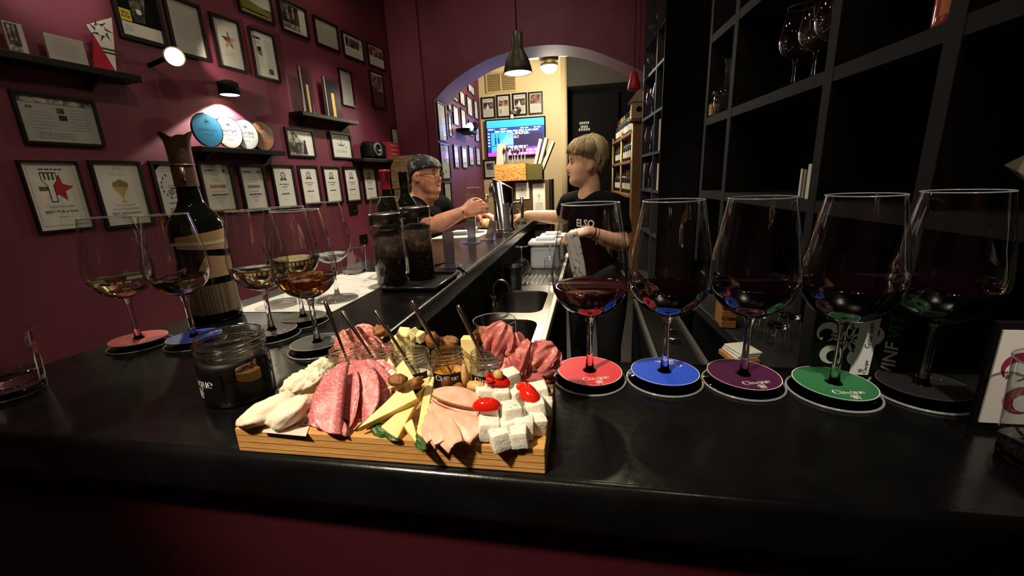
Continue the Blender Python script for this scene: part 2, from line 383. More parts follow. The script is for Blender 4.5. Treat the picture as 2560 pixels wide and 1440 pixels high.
# ---- sink bench behind the bar
BZ = CT - 0.25
bench = thing('sink_bench', (-0.29, 1.8, 0), 'stainless double sink bench with pale edging behind the bar', 'sink')
def rrect(x0, x1, y0, y1, r, n=5):
    out = []
    for cx, cy, a0 in ((x1 - r, y0 + r, -90), (x1 - r, y1 - r, 0), (x0 + r, y1 - r, 90), (x0 + r, y0 + r, 180)):
        for k in range(n + 1): a = math.radians(a0 + 90 * k / n); out.append((cx + r * math.cos(a), cy + r * math.sin(a)))
    return out
holes = [rrect(-0.11, 0.10, -0.22, 0.12, 0.06), rrect(-0.11, 0.10, -0.65, -0.30, 0.06)]
bm = bmesh.new()
def loop(pts, z):
    vv = [bm.verts.new((x, y, z)) for x, y in pts]; return [bm.edges.new((vv[i], vv[(i + 1) % len(vv)])) for i in range(len(vv))], vv
ed, _ = loop(rrect(-0.138, 0.13, -1.08, 1.12, 0.005, 1), BZ); hv = []
for h in holes: e2, v2 = loop(h, BZ); ed += e2; hv.append((v2, h))
bmesh.ops.triangle_fill(bm, edges=ed, use_beauty=True, use_dissolve=False)
me = bpy.data.meshes.new('bench_top'); bm.to_mesh(me); bm.free(); me.materials.append(STEEL)
o = bpy.data.objects.new('bench_top', me); COL.objects.link(o); o.parent = bench
for h in holes:
    cx = sum(p[0] for p in h) / len(h); cy_ = sum(p[1] for p in h) / len(h); mb = MB(); n = len(h); vs = []; fs = []
    for z, k in ((0, 1), (-0.01, 0.97), (-0.13, 0.92), (-0.15, 0.8)): vs += [(cx + (x - cx) * k, cy_ + (y - cy_) * k, BZ + z) for x, y in h]
    for i in range(3): fs += [(i * n + k, i * n + (k + 1) % n, (i + 1) * n + (k + 1) % n, (i + 1) * n + k) for k in range(n)]
    fs.append(tuple(3 * n + k for k in range(n))); mb.add(vs, fs, 0, True); b = mb.obj('sink_bowl', STEELD, bench)
    MB().lathe([(0.002, 0), (0.022, 0.001), (0.024, -0.001)], 16, 0, Matrix.Translation((cx, cy_, BZ - 0.147))).obj('drain', STEEL, b)
mb = MB()
for k in range(9): mb.tube([(-0.10 + k * 0.025, 0.24, BZ + 0.001), (-0.10 + k * 0.025, 0.95, BZ + 0.001)], 0.003, 6)
o = mb.obj('drainer_ribs', STEEL, bench); o['kind'] = 'stuff'
MB().box(0.13, 0.148, -1.09, 1.12, BZ - 0.03, BZ + 0.006, bev=0.003).obj('edge_strip', mat('edge_white', 'dcd8cc', 0.4), bench)
MB().box(-0.135, 0.125, -1.05, 1.1, 0.0, BZ - 0.17).obj('cabinet_base', BLACK, bench)
MB().box(0.100, 0.128, -1.05, 1.1, BZ - 0.17, BZ - 0.01).obj('apron', BLACK, bench)
fc = thing('faucet', (-0.405, 1.66, BZ), 'dark swan neck tap with chrome collar standing behind the sink bowls', 'tap')
MB().lathe([(0.022, 0), (0.022, 0.012), (0.013, 0.016), (0.013, 0.05)], 16).obj('collar', STEEL, fc)
MB().tube([(0, 0, 0.03)] + [(0.035 - 0.035 * math.cos(a), 0, 0.08 + 0.035 * math.sin(a)) for a in [PI * k / 10 for k in range(11)]] + [(0.07, 0, 0.065)], 0.007, 10).obj('spout', STEELD, fc)
MB().tube([(0, -0.01, 0.04), (0.0, -0.05, 0.065)], [0.006, 0.004], 8).obj('handle', STEEL, fc)
bk = tag(MB().lathe([(0.0, 0.001), (0.038, 0.001), (0.046, 0.11), (0.049, 0.112), (0.047, 0.108), (0.038, 0.01), (0, 0.01)], 24).obj('black_bucket', mat('grey_plastic', '161719', 0.5), None, (-0.372, 1.98, BZ)), 'dark grey plastic bucket on the bench just past the tap', 'bucket')
# ================================================================== pictures
def mk(col, name=None): return mat(name or 'print_' + col, col, 0.7)
PHOTO_D = voro('photo_dark', '2a2622', '8d8272', 14, 0.55, 0.4); PHOTO_R = voro('photo_red', '4a1c22', 'b08a7a', 16, 0.52, 0.4)
PHOTO_G = voro('photo_grey', '47433f', 'b9b3a6', 18, 0.5, 0.4); PHOTO_B = voro('photo_brown', '2b211b', '7a6852', 9, 0.55, 0.4)
RED = mk('b3222e'); GREEN = mk('7d7a2c'); GOLD = mk('b9a25c'); YEL = mk('e8c92c'); BLUE = mk('2f8fc0')
PM = [INK, INKG, RED, GREEN, GOLD, YEL, PHOTO_D, PHOTO_R, PHOTO_G, PHOTO_B, mk('e9e6dc'), mk('3d3a78'), mk('6d93c4'), BLACK]
K_, G_, R_, GR_, GO_, Y_, PD_, PRD_, PG_, PB_, W_, IN_, BL_, BK_ = range(14)
class Sheet:                                             # drawing on a sheet, u 0..1 to the right, v 0..1 up
    def __init__(s, w, h, y): s.w, s.h, s.y = w, h, y; s.mb = MB(); s.n = 0
    def P(s, u, v): return ((u - .5) * s.w, s.y - s.n * 0.00002, v * s.h)
    def rect(s, u0, v0, u1, v1, m): s.n += 1; s.mb.add([s.P(u0, v0), s.P(u1, v0), s.P(u1, v1), s.P(u0, v1)], [(0, 1, 2, 3)], m); return s
    def poly(s, pts, m): s.n += 1; s.mb.add([s.P(*p) for p in pts], [tuple(range(len(pts)))], m); return s
    def lines(s, u0, u1, v0, v1, n, m=G_, seed=0, th=0.010):
        q = random.Random(seed)
        for k in range(n):
            v = v1 - (v1 - v0) * k / max(n - 1, 1); a = q.uniform(0, 0.25); c = (u0 + u1) / 2; hw = (u1 - u0) / 2 * (1 - a)
            u = c - hw
            while u < c + hw: l = q.uniform(.03, .10); s.rect(u, v - th / 2, min(u + l, c + hw), v + th / 2, m); u += l + .018
        return s
    def text(s, t, u, v, h, m=K_, maxw=None, bold=0.0):
        s.n += 1; puttext(s.mb, t, lambda x, z: ((u - .5) * s.w + x, s.y - s.n * 0.00002, v * s.h + z), h * s.h, m, 0, 0, bold, 0, maxw * s.w if maxw else None); return s
    def ring(s, u, v, r, w, m, a0=0, a1=360, n=20):
        s.n += 1; pts = [(math.cos(math.radians(a0 + (a1 - a0) * k / n)), math.sin(math.radians(a0 + (a1 - a0) * k / n))) for k in range(n + 1)]
        vs = []; cx = (u - .5) * s.w; cz = v * s.h; R = r * s.w
        for x, z in pts: vs += [(cx + x * R, s.y - s.n * 0.00002, cz + z * R), (cx + x * (R - w * s.w), s.y - s.n * 0.00002, cz + z * (R - w * s.w))]
        s.mb.add(vs, [(2 * k, 2 * k + 1, 2 * k + 3, 2 * k + 2) for k in range(n)], m); return s
def st_star(s):
    s.lines(.28, .74, .9, .9, 1, K_, 1, .018)
    cx, cy_ = .56, .62; pts = []
    for k in range(10):
        a = math.radians(90 + 36 * k - 12); r = .27 if k % 2 == 0 else .12; pts.append((cx + r * math.cos(a), cy_ + r * .74 * math.sin(a)))
    s.poly([(cx + (u - cx) * 1.08, cy_ + (v - cy_) * 1.08) for u, v in pts], K_); s.poly(pts, R_)
    s.rect(.20, .585, .36, .645, K_)
    for w_, m in ((.018, K_), (0, W_)):
        s.poly([(.30 - w_, .74), (.56 + w_, .74), (.47 + w_, .66), (.47 + w_, .43 - w_), (.38 - w_, .43 - w_), (.38 - w_, .66)], m)
        for k in range(4): s.rect(.30 + k * .075 - w_, .73, .335 + k * .075 + w_, .84 + w_, m)
    s.text('Cinque Wine Bar', .5, .33, .035, G_, .62); s.text('BEST PUB & BAR', .5, .25, .04, K_, .62, 0.01); s.lines(.4, .6, .19, .19, 1, G_, 3)
    s.rect(.08, .06, .92, .065, G_); s.rect(.08, .955, .92, .96, G_); s.rect(.075, .06, .08, .96, G_); s.rect(.92, .06, .925, .96, G_)
def st_goblet(s):
    s.text('2018', .5, .90, .045, GO_, .3); s.lines(.25, .75, .82, .85, 2, GO_, 2, .006)
    for u, v, r in ((.40, .66, .08), (.5, .68, .10), (.6, .66, .08), (.46, .63, .08), (.55, .63, .08)): s.ring(u, v, r, r, GR_, n=12)
    s.poly([(.32, .62), (.68, .62), (.57, .52), (.52, .47), (.48, .47), (.43, .52)], GO_); s.rect(.49, .38, .51, .47, GO_); s.poly([(.40, .37), (.60, .37), (.51, .39), (.49, .39)], GO_)
    s.lines(.25, .75, .31, .33, 2, G_, 4, .006); s.text('Cinque Wine & Deli', .5, .245, .035, G_, .6); s.text('BEST RESTAURANT', .5, .17, .035, K_, .7, .005); s.lines(.3, .7, .12, .12, 1, K_, 6)
def st_laurel(s):
    s.poly([(0, 1), (.24, 1), (0, .86)], BK_); s.poly([(1, 1), (1, .86), (.76, 1)], BK_); s.poly([(0, 0), (0, .12), (.2, 0)], BK_)
    s.lines(.2, .8, .88, .93, 2, G_, 3, .006)
    for sg in (-1, 1):
        for k in range(7):
            a = math.radians(20 + 22 * k); u = .5 + sg * .36 * math.sin(a); v = .60 - .22 * math.cos(a) * 1.0
            s.poly([(u, v - .02), (u + sg * .035, v + .015), (u + sg * .01, v + .045), (u - sg * .02, v + .015)], K_)
    s.ring(.40, .50, .09, .025, K_); s.ring(.62, .50, .09, .025, K_); s.ring(.40, .50, .035, .035, G_); s.ring(.62, .50, .035, .035, G_); s.rect(.42, .555, .60, .575, K_)
    s.lines(.3, .7, .58, .62, 2, G_, 5, .012); s.lines(.25, .75, .40, .40, 1, G_, 2); s.lines(.22, .8, .30, .30, 1, K_, 7, .016); s.lines(.2, .8, .14, .2, 3, K_, 9)
def st_rings(s):
    s.lines(.12, .5, .88, .88, 1, K_, 1, .028); s.poly([(.74, .90), (.86, .90), (.80, .83)], K_)
    s.lines(.3, .7, .77, .77, 1, G_, 3, .008); s.lines(.28, .72, .66, .71, 2, G_, 4, .008)
    for k in range(5): s.ring(.27 + k * .115, .54, .057, .016, K_, n=14); s.ring(.27 + k * .115, .54, .025, .025, G_, n=10)
    s.lines(.25, .75, .43, .43, 1, G_, 5); s.lines(.18, .84, .35, .37, 2, K_, 6, .014); s.lines(.3, .7, .30, .30, 1, G_, 7); s.lines(.4, .6, .2, .24, 2, G_, 8, .006); s.rect(0, 0, 1, .035, GR_)
def st_badge(s):
    s.ring(.5, .80, .13, .03, K_); s.ring(.5, .80, .07, .025, G_); s.poly([(.34, .72), (.44, .74), (.44, .69), (.34, .66)], K_); s.poly([(.66, .72), (.56, .74), (.56, .69), (.66, .66)], K_); s.rect(.42, .68, .58, .71, K_)
    s.lines(.16, .84, .58, .58, 1, K_, 2, .022); s.lines(.34, .66, .51, .53, 2, K_, 3, .01); s.lines(.38, .62, .45, .45, 1, G_, 4, .008)
    for k in range(6): s.rect(.30 + k * .07, .33, .35 + k * .07, .365, K_)
    s.lines(.35, .65, .2, .2, 1, G_, 5, .008); s.rect(0, 0, 1, .03, GR_)
def st_page(s):
    s.rect(0, .86, 1, .98, PG_); s.rect(0, .845, 1, .855, K_); s.rect(.1, .72, .18, .78, PB_); s.rect(.48, .66, .58, .78, PD_); s.rect(.49, .5, .6, .62, PD_)
    s.lines(.1, .42, .3, .66, 6, G_, 2, .008); s.lines(.62, .92, .3, .76, 8, G_, 4, .008); s.lines(.12, .7, .1, .2, 3, G_, 6, .008)
def st_letter(s): s.lines(.15, .6, .85, .9, 2, G_, 2, .006); s.lines(.12, .88, .3, .75, 10, G_, 3, .005); s.lines(.6, .9, .12, .12, 1, G_, 4, .01)
def st_article(s):
    s.rect(.10, .84, .45, .90, PRD_); s.lines(.55, .92, .25, .86, 16, G_, 3, .008); s.rect(.22, .52, .40, .68, PD_); s.rect(.26, .49, .42, .52, R_); s.lines(.12, .45, .74, .80, 3, G_, 6, .008); s.lines(.15, .45, .2, .45, 6, G_, 9, .008); s.rect(.6, .1, .8, .22, PD_)
def st_photo_top(s): s.rect(.12, .45, .82, .88, PD_); s.lines(.15, .85, .12, .36, 5, G_, 1, .012); s.rect(.84, .6, .94, .85, PG_)
def st_photo_full(s): s.rect(.02, .02, .98, .98, PG_); s.poly([(.25, 1), (.98, 1), (.98, 0), (.75, 0), (.6, .5)], W_); s.rect(.05, .1, .5, .5, PD_); s.poly([(.56, .05), (.74, .05), (.70, .5), (.62, .5)], K_); s.ring(.66, .56, .05, .05, K_, n=10)
def st_castle(s): s.rect(.06, .10, .72, .96, PB_); s.rect(.2, .45, .32, .92, PG_); s.rect(.46, .45, .54, .92, PG_); s.rect(.06, .1, .72, .3, PG_)
def st_land(s): s.rect(.0, .0, 1, .45, PD_); s.poly([(0, .45), (.2, .6), (.5, .5), (.8, .42), (1, .3), (1, .2), (0, .2)], GR_); s.rect(0, .0, 1, .12, GO_)
def st_poster(s):
    s.rect(0, .30, 1, 1, IN_ if False else BK_); s.poly([(.35, .35), (.62, .35), (.75, 1), (.30, 1)], PD_); s.ring(.52, .58, .07, .07, W_, n=10); s.rect(.02, .32, .30, .56, Y_); s.lines(.05, .28, .47, .5, 2, K_, 2, .02); s.lines(.05, .28, .39, .42, 2, K_, 3, .02); s.lines(.08, .3, .12, .22, 3, G_, 5, .01)
def st_dimstar(s):
    pts = []
    for k in range(10): a = math.radians(90 + 36 * k); r = .30 if k % 2 == 0 else .13; pts.append((.55 + r * math.cos(a), .58 + r * .7 * math.sin(a)))
    s.poly(pts, PRD_); s.lines(.25, .8, .9, .9, 1, G_, 3); s.lines(.3, .7, .25, .32, 3, G_, 4)
def st_vine(s):
    s.lines(.15, .85, .87, .9, 2, K_, 2, .012); s.ring(.42, .62, .10, .03, K_, 180, 360); s.ring(.58, .62, .10, .03, K_, 180, 360); s.rect(.49, .5, .51, .78, K_); s.lines(.2, .8, .24, .3, 2, K_, 4, .012); s.poly([(.7, .4), (.78, .44), (.74, .5)], R_); s.rect(.05, .03, .95, .035, GO_)
def st_half(s): s.rect(.0, .48, 1, 1, PRD_); s.rect(0, .94, 1, 1, W_); s.lines(.1, .9, .1, .4, 6, G_, 4, .01)
def st_menu(s): s.lines(.2, .8, .88, .92, 2, K_, 2, .012); s.ring(.5, .6, .1, .03, K_); s.rect(.49, .42, .51, .55, K_); s.lines(.15, .85, .1, .36, 8, G_, 4, .008)
def st_plain(s): s.lines(.2, .8, .8, .9, 3, G_, 2, .008); s.ring(.5, .2, .06, .06, K_, n=8)
def st_wine(s): s.rect(.08, .5, .92, .8, PRD_); s.poly([(.3, .5), (.5, .8), (.6, .5)], GO_); s.rect(.12, .12, .35, .35, GO_); s.lines(.5, .92, .1, .42, 6, G_, 4, .01); s.lines(.1, .9, .9, .9, 1, K_, 5, .02)
def st_bw(s): s.lines(.1, .9, .88, .92, 1, K_, 3, .02); s.rect(.06, .45, .94, .8, PD_); s.poly([(.3, .45), (.45, .75), (.6, .45)], W_); s.lines(.1, .9, .1, .38, 6, G_, 4, .01)
def st_crowd(s): s.rect(.04, .48, .96, .96, PRD_); s.lines(.1, .9, .1, .4, 6, G_, 6, .01)
def picture(pl, tl, br, style, label, border=0.016, group=None, paper=None, name='picture_frame', cat='picture', pane=True, fm=None, dep=0.018, out=0.0):
    s0, z1 = pl.hit(*tl); s1, z0 = pl.hit(*br); w_, h_ = s1 - s0, z1 - z0
    t = thing(name, pl.at((s0 + s1) / 2, z0, out), label, cat, group, pl.th)
    mb = MB(); b = border
    if b > 0:
        for x0, x1, za, zb in ((-w_ / 2 - b, w_ / 2 + b, -b, 0), (-w_ / 2 - b, w_ / 2 + b, h_, h_ + b), (-w_ / 2 - b, -w_ / 2, 0, h_), (w_ / 2, w_ / 2 + b, 0, h_)): mb.box(x0, x1, -dep, -0.001, za, zb)
        mb.obj('frame', fm or FRAMEB, t)
    MB().box(-w_ / 2, w_ / 2, -0.006, -0.001, 0, h_).obj('sheet', paper or PAPER, t)
    if style:
        sh = Sheet(w_, h_, -0.0063); style(sh); sh.mb.obj('print', PM, t)
    if pane and b > 0: MB().add([(-w_ / 2, -0.011, 0), (w_ / 2, -0.011, 0), (w_ / 2, -0.011, h_), (-w_ / 2, -0.011, h_)], [(0, 1, 2, 3)]).obj('glass_pane', PANE, t)
    return t
LR = 'certificates in the long row under the award discs'
picture(PL, (44, 405), (230, 566), st_star, 'certificate with black fork and red star, first of the long low row', 0.008, LR)
picture(PL, (225, 408), (376, 555), st_goblet, 'certificate with green and gold goblet, next to the red star one', 0.014, LR)
picture(PL, (378, 411), (486, 543), st_laurel, 'certificate with black laurel and cut corners behind the tall dark bottle', 0.018, LR)
picture(PL, (495, 411), (590, 525), st_rings, 'certificate with five ringed dots, right beside the tall bottle neck', 0.016, LR)
picture(PL, (595, 416), (670, 521), st_rings, 'certificate with five ringed dots, second from the bottle neck', 0.016, LR)
for (tl, br), nm in zip((((677, 417), (742, 517)), ((745, 418), (800, 507)), ((805, 420), (853, 503)), ((857, 421), (900, 500)), ((904, 422), (942, 497))),
                        ('first of the five ribbon badge certificates, counted from the left', 'second of the five ribbon badge certificates', 'middle one of the five ribbon badge certificates', 'fourth of the five ribbon badge certificates', 'last of the five ribbon badge certificates, nearest the red bottle neck')):
    picture(PL, tl, br, st_badge, nm, 0.015, LR)
picture(PL, (953, 423), (976, 492), st_plain, 'narrow certificate half hidden behind the red capped bottle', 0.012, LR)
UP = 'framed pictures on the burgundy wall'
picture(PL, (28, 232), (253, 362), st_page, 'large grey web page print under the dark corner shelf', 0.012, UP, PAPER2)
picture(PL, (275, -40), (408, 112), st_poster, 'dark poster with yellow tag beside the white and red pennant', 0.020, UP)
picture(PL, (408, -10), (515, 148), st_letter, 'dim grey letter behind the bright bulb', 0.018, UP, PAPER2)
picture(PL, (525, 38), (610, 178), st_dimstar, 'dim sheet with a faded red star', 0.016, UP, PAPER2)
picture(PL, (620, 73), (695, 202), st_article, 'brightly lit magazine article with two small photographs', 0.014, UP)
picture(PL, (588, -40), (680, 58), st_land, 'landscape photograph with gold bottom edge at the top of the wall', 0.014, UP)
picture(PL, (694, -2), (768, 96), st_castle, 'brown castle photograph on the upper row', 0.014, UP)
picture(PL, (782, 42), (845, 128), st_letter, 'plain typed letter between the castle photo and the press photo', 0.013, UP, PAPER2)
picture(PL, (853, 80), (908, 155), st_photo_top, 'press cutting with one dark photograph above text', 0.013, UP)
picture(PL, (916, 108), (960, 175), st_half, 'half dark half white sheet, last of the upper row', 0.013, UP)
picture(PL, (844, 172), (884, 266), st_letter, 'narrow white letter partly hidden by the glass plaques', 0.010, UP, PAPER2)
picture(PL, (922, 178), (962, 272), st_half, 'dark red framed scroll left of the arch', 0.014, UP, mk('4a2a2a'))
picture(PL, (712, 322), (785, 390), st_photo_full, 'black and white photo of a figure before a pale road', 0.014, UP)
picture(PL, (824, 333), (878, 395), st_vine, 'cream certificate with a curled vine emblem', 0.014, UP)
picture(PL, (976, 321), (997, 359), st_plain, 'tiny white drawing above the stacked wooden boxes', 0.010, UP)
BR = 'framed prints in the room beyond the arch'
for tl, br, nm in (((1090, 256), (1116, 352), 'tall bluish sheet on the arch jamb, upper one'), ((1098, 360), (1125, 445), 'tall pale sheet on the arch jamb, above the green one'), ((1108, 458), (1131, 545), 'greenish lit sheet low on the arch jamb')):
    picture(PJ, tl, br, st_plain, nm, 0.012, BR, mk('b9c6a8', 'paper_green') if 'green' in nm else PAPER)
k = 0
def nth(i): return ('first', 'second', 'third', 'fourth', 'fifth')[i]
for row, quads in (('top', [((1131, 241), (1144, 256)), ((1147, 226), (1161, 266)), ((1168, 206), (1185, 240))]), ('second', [((1118, 258), (1128, 278)), ((1130, 264), (1146, 314)), ((1150, 272), (1164, 324)), ((1165, 240), (1180, 292)), ((1183, 250), (1194, 299))]),
                   ('third', [((1118, 287), (1129, 340)), ((1170, 302), (1182, 340)), ((1185, 307), (1197, 354))]), ('lowest', [((1132, 364), (1147, 418)), ((1152, 368), (1168, 419)), ((1170, 366), (1184, 412)), ((1188, 369), (1200, 412))])):
    for i, (tl, br) in enumerate(quads): picture(PB, tl, br, st_plain, f'{nth(i)} small framed print of the {row} row beyond the arch', 0.014, BR, pane=True)
for tl, br, st, nm in (((1206, 248), (1236, 292), st_bw, 'framed page with dark band, first of four above the television'), ((1244, 242), (1274, 289), st_wine, 'framed wine page with gold tag, second of four above the television'), ((1284, 238), (1315, 284), st_bw, 'framed black and white page, third of four above the television'), ((1324, 235), (1354, 281), st_crowd, 'framed crowd photo page, last of four above the television'), ((1212, 403), (1240, 442), st_photo_top, 'framed grey print on the cream wall below the television')):
    picture(PE, tl, br, st, nm, 0.025, 'framed pages on the cream wall')
# ================================================================== wall shelves, awards, lamps
def shifted(pl, out): return Plane(pl.p0 - pl.n * out, pl.th)
def wall_shelf(pl, s0, s1, z, dep, label, th=0.03):
    t = thing('wall_shelf', pl.at((s0 + s1) / 2, z - th, 0), label, 'shelf', None, pl.th); hw = (s1 - s0) / 2
    MB().box(-hw, hw, -dep, -0.001, 0, th, bev=0.002).obj('board', FRAMEB, t)
    for x in (-hw * 0.7, hw * 0.7): MB().prism([(-0.001, 0), (-0.001, -0.06), (-dep * 0.8, 0)], x - 0.006, x + 0.006, 0, Matrix(((0, 0, 1, 0), (1, 0, 0, 0), (0, 1, 0, 0), (0, 0, 0, 1)))).obj('bracket', FRAMEB, t)
    return t
PLs = shifted(PL, 0.06)
# corner shelf, top left
sA, zA = PLs.hit(286, 184); zA -= 0.002
wall_shelf(PL, -0.75, sA + 0.08, zA, 0.13, 'long dark shelf high in the left corner with pennant and papers')
def leaner(pl, tl, br, z, m, style, label, name='leaning_print', cat='print', lean=0.0):
    s0, z1 = pl.hit(*tl); s1, _ = pl.hit(*br); w_, h_ = s1 - s0, z1 - z
    t = thing(name, pl.at((s0 + s1) / 2, z), label, cat, None, pl.th)
    MB().box(-w_ / 2, w_ / 2, -0.006, 0.006, 0, h_).obj('sheet', m, t)
    if style: sh = Sheet(w_, h_, -0.0064); style(sh); sh.mb.obj('print', PM, t)
    return t
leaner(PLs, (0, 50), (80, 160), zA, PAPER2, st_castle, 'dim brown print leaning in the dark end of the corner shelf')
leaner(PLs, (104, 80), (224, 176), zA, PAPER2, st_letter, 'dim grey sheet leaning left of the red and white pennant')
pa = PLs.hit(214, 62); pb = PLs.hit(278, 44); pc = PLs.hit(288, 176); pd = PLs.hit(228, 84); 
t = thing('pennant', PLs.at(pc[0], zA), 'white and red triangular award pennant standing on the corner shelf', 'award', None, PL.th)
q = lambda p: (p[0] - pc[0], p[1] - zA)
FL = Matrix(((1, 0, 0, 0), (0, 0, -1, 0), (0, 1, 0, 0), (0, 0, 0, 1)))
MB().prism([(0, 0), q(pb), q(pa)], -0.004, 0.004, 0, FL).obj('white_half', PAPER, t)
r0 = PLs.hit(232, 178)[0] - pc[0]
MB().prism([(r0, 0), (0, 0), q(pd)], 0.005, 0.011, 0, FL).obj('red_half', mat('pennant_red', 'b01f35', 0.35), t)
mb = MB(); cx, cz = q(PLs.hit(250, 76))
for k in range(7):
    a = 2 * PI * k / 7; mb.add([(cx + .055 * math.cos(a), -0.0045, cz + .055 * math.sin(a)), (cx + .028 * math.cos(a + .5), -0.0045, cz + .028 * math.sin(a + .5)), (cx + .03 * math.cos(a + .9), -0.0045, cz + .03 * math.sin(a + .9)), (cx + .02 * math.cos(a + .2), -0.0045, cz + .02 * math.sin(a + .2))], [(0, 1, 2, 3)])
for i in range(2): mb.box(cx - .06, cx + .075, -.0046, -.0042, cz - .085 - i * .016, cz - .077 - i * .016)
mb.obj('star_print', INK, t)
# award disc shelf
s0, zB = PLs.hit(487, 366); s1, _ = PLs.hit(690, 380)
wall_shelf(PL, s0 - 0.02, s1 + 0.02, zB - 0.002, 0.13, 'dark shelf carrying the four round award discs')
DISC = [((522, 342), (482, 341), '3f9fd0', 'TOURISM AWARDS', 'sky blue round award disc, first on the lit shelf'), ((574, 343), (538, 342), 'e3dcd6', 'tourism', 'white tourism award disc with swallow, second on the lit shelf'),
        ((616, 345), (583, 344), 'b4bdb6', 'tourism', 'silver grey tourism award disc, third on the lit shelf'), ((657, 348), (626, 348), '7d5a3a', 'tourism', 'bronze brown award disc, last on the lit shelf')]
for i, (c, e, col, wd, lab) in enumerate(DISC):
    pl = shifted(PL, 0.075 - 0.014 * i); cs, cz = pl.hit(*c); es, _ = pl.hit(*e); R = cs - es
    t = thing('award_disc', pl.at(cs, zB - 0.002), lab, 'award', 'round tourism awards', PL.th)
    A = Matrix.Translation((0, 0, R)) @ Matrix.Rotation(PI / 2, 4, 'X')
    MB().lathe([(0, -0.004), (R, -0.004), (R, 0.003), (R * .93, 0.004)], 40, 0, A).obj('rim', mat('award_black', '141214', 0.3), t)
    MB().lathe([(R * .93, 0.0041), (R * .86, 0.0045), (0.0, 0.0046)], 40, 0, A).obj('face', mat('award_' + col, col, 0.4, coat=0.3), t)
    mb = MB(); f = lambda x, z: (x, -0.0049, R + z)
    if i == 0: puttext(mb, 'AWARDS 2017', f, R * .13, 0, 0, R * -.06); puttext(mb, 'tourism', f, R * .13, 0, 0, R * -.3)
    else: puttext(mb, 'tourism', f, R * .26, 0, 0, R * .02, 0.01); puttext(mb, 'awards 2019', f, R * .15, 0, 0, R * -.18); puttext(mb, 'Winner', f, R * .1, 0, 0, R * -.45)
    for pts in ([(-.22, .46, .02), (0, .52, .08), (.26, .42, .02)], [(-.05, .3, .02), (.02, .5, .09), (.0, .7, .02)], [(.05, .5, .05), (.25, .62, .01)]): put2d(mb, stroke2d(pts), f, R)
    mb.obj('print', mat('award_ink', '33424c', 0.6), t)
# glass plaque shelf
s0, zC = PLs.hit(740, 281); s1, _ = PLs.hit(880, 300)
zC = PLs.hit(800, 290)[1]
wall_shelf(PL, s0 - 0.01, s1, zC, 0.13, 'dark shelf carrying two clear plaques on the burgundy wall')
for tl, br, out, lab in (((741, 162), (790, 290), 0.085, 'tall clear plaque with dark inlay, left one of the pair on the wall shelf'), ((802, 188), (855, 296), 0.06, 'clear framed plaque with gold inlay, right one of the pair on the wall shelf')):
    pl = shifted(PL, out); s0, z1 = pl.hit(*tl); s1, _ = pl.hit(*br); w_, h_ = s1 - s0, z1 - zC
    t = thing('award_plaque', pl.at((s0 + s1) / 2, zC), lab, 'award', 'clear plaques on the wall shelf', PL.th)
    MB().box(-w_ / 2, w_ / 2, -.012, .008, 0, h_, bev=0.003).obj('acrylic_block', ACRYL, t)
    MB().box(-w_ * .44, w_ * .44, .009, .013, h_ * .04, h_ * .94).obj('backing', mat('plaque_back', '4a3f38', 0.4), t)
    MB().box(-w_ * .12, w_ * .06, -.016, -.0125, h_ * .02, h_ * .62).obj('gold_inlay', mat('plaque_gold', 'b08a4a', 0.35, metal=0.6), t)
    MB().box(-w_ * .47, -w_ * .42, -.016, -.0125, 0.0, h_ * .98).obj('edge_strip', mat('plaque_edge', 'a08f88', 0.3), t)
# small shelf left of the arch
s0, zD = PLs.hit(902, 396); s1, _ = PLs.hit(996, 405); zD = PLs.hit(950, 399)[1]
wall_shelf(PL, s0 - 0.06, s1, zD, 0.13, 'small dark shelf left of the arch with a black speaker and red box')
ps, pz = PLs.hit(936, 378)
t = thing('speaker', PLs.at(ps, zD), 'black rounded speaker with grey ring sitting on the small shelf', 'speaker', None, PL.th)
sh_ = PLs.hit(936, 356)[1] - zD
MB().box(-.16, .15, -.05, .05, 0, sh_, bev=0.035, seg=4).obj('body', BLACK, t)
MB().torus((-.02, -.052, sh_ * .55), sh_ * .33, 0.014, 0, None, 28, 8, 'y').obj('ring', mat('ring_grey', '5b5754', 0.4), t)
MB().ball((0.02, -.052, sh_ * .42), (0.03, 0.012, 0.03)).obj('dome', STEELD, t)
ps, pz = PLs.hit(978, 380)
t = thing('red_box', PLs.at(ps, zD), 'red upright box standing beside the speaker on the small shelf', 'box', None, PL.th)
hw = (PLs.hit(992, 380)[0] - PLs.hit(965, 380)[0]) / 2; hh = PLs.hit(978, 357)[1] - zD
MB().box(-hw, hw, -.04, .03, 0, hh, bev=0.002).obj('carton', mat('box_red', 'a03340', 0.5), t)
mb = MB()
for v in (.8, .55, .3): mb.box(-hw * .6, hw * .6, -.0412, -.0404, hh * v, hh * v + hh * .05)
mb.obj('print', mat('box_print', 'd08a8a', 0.6), t)
# sockets
for p, lab in (((882, 524), 'black wall socket under the last certificates'), ((908, 598), 'black wall socket lower down, near the bar')):
    s_, z_ = PL.hit(*p); t = thing('wall_socket', PL.at(s_, z_ - .045), lab, 'socket', 'black wall sockets', PL.th)
    MB().box(-.06, .06, -.012, -.001, 0, .09, bev=0.003).obj('plate', BLACK, t); MB().lathe([(0, 0), (.022, 0), (.022, .004)], 16, 0, Matrix.Translation((0, -.012, .045)) @ Matrix.Rotation(PI / 2, 4, 'X')).obj('outlet', FRAMEB, t)
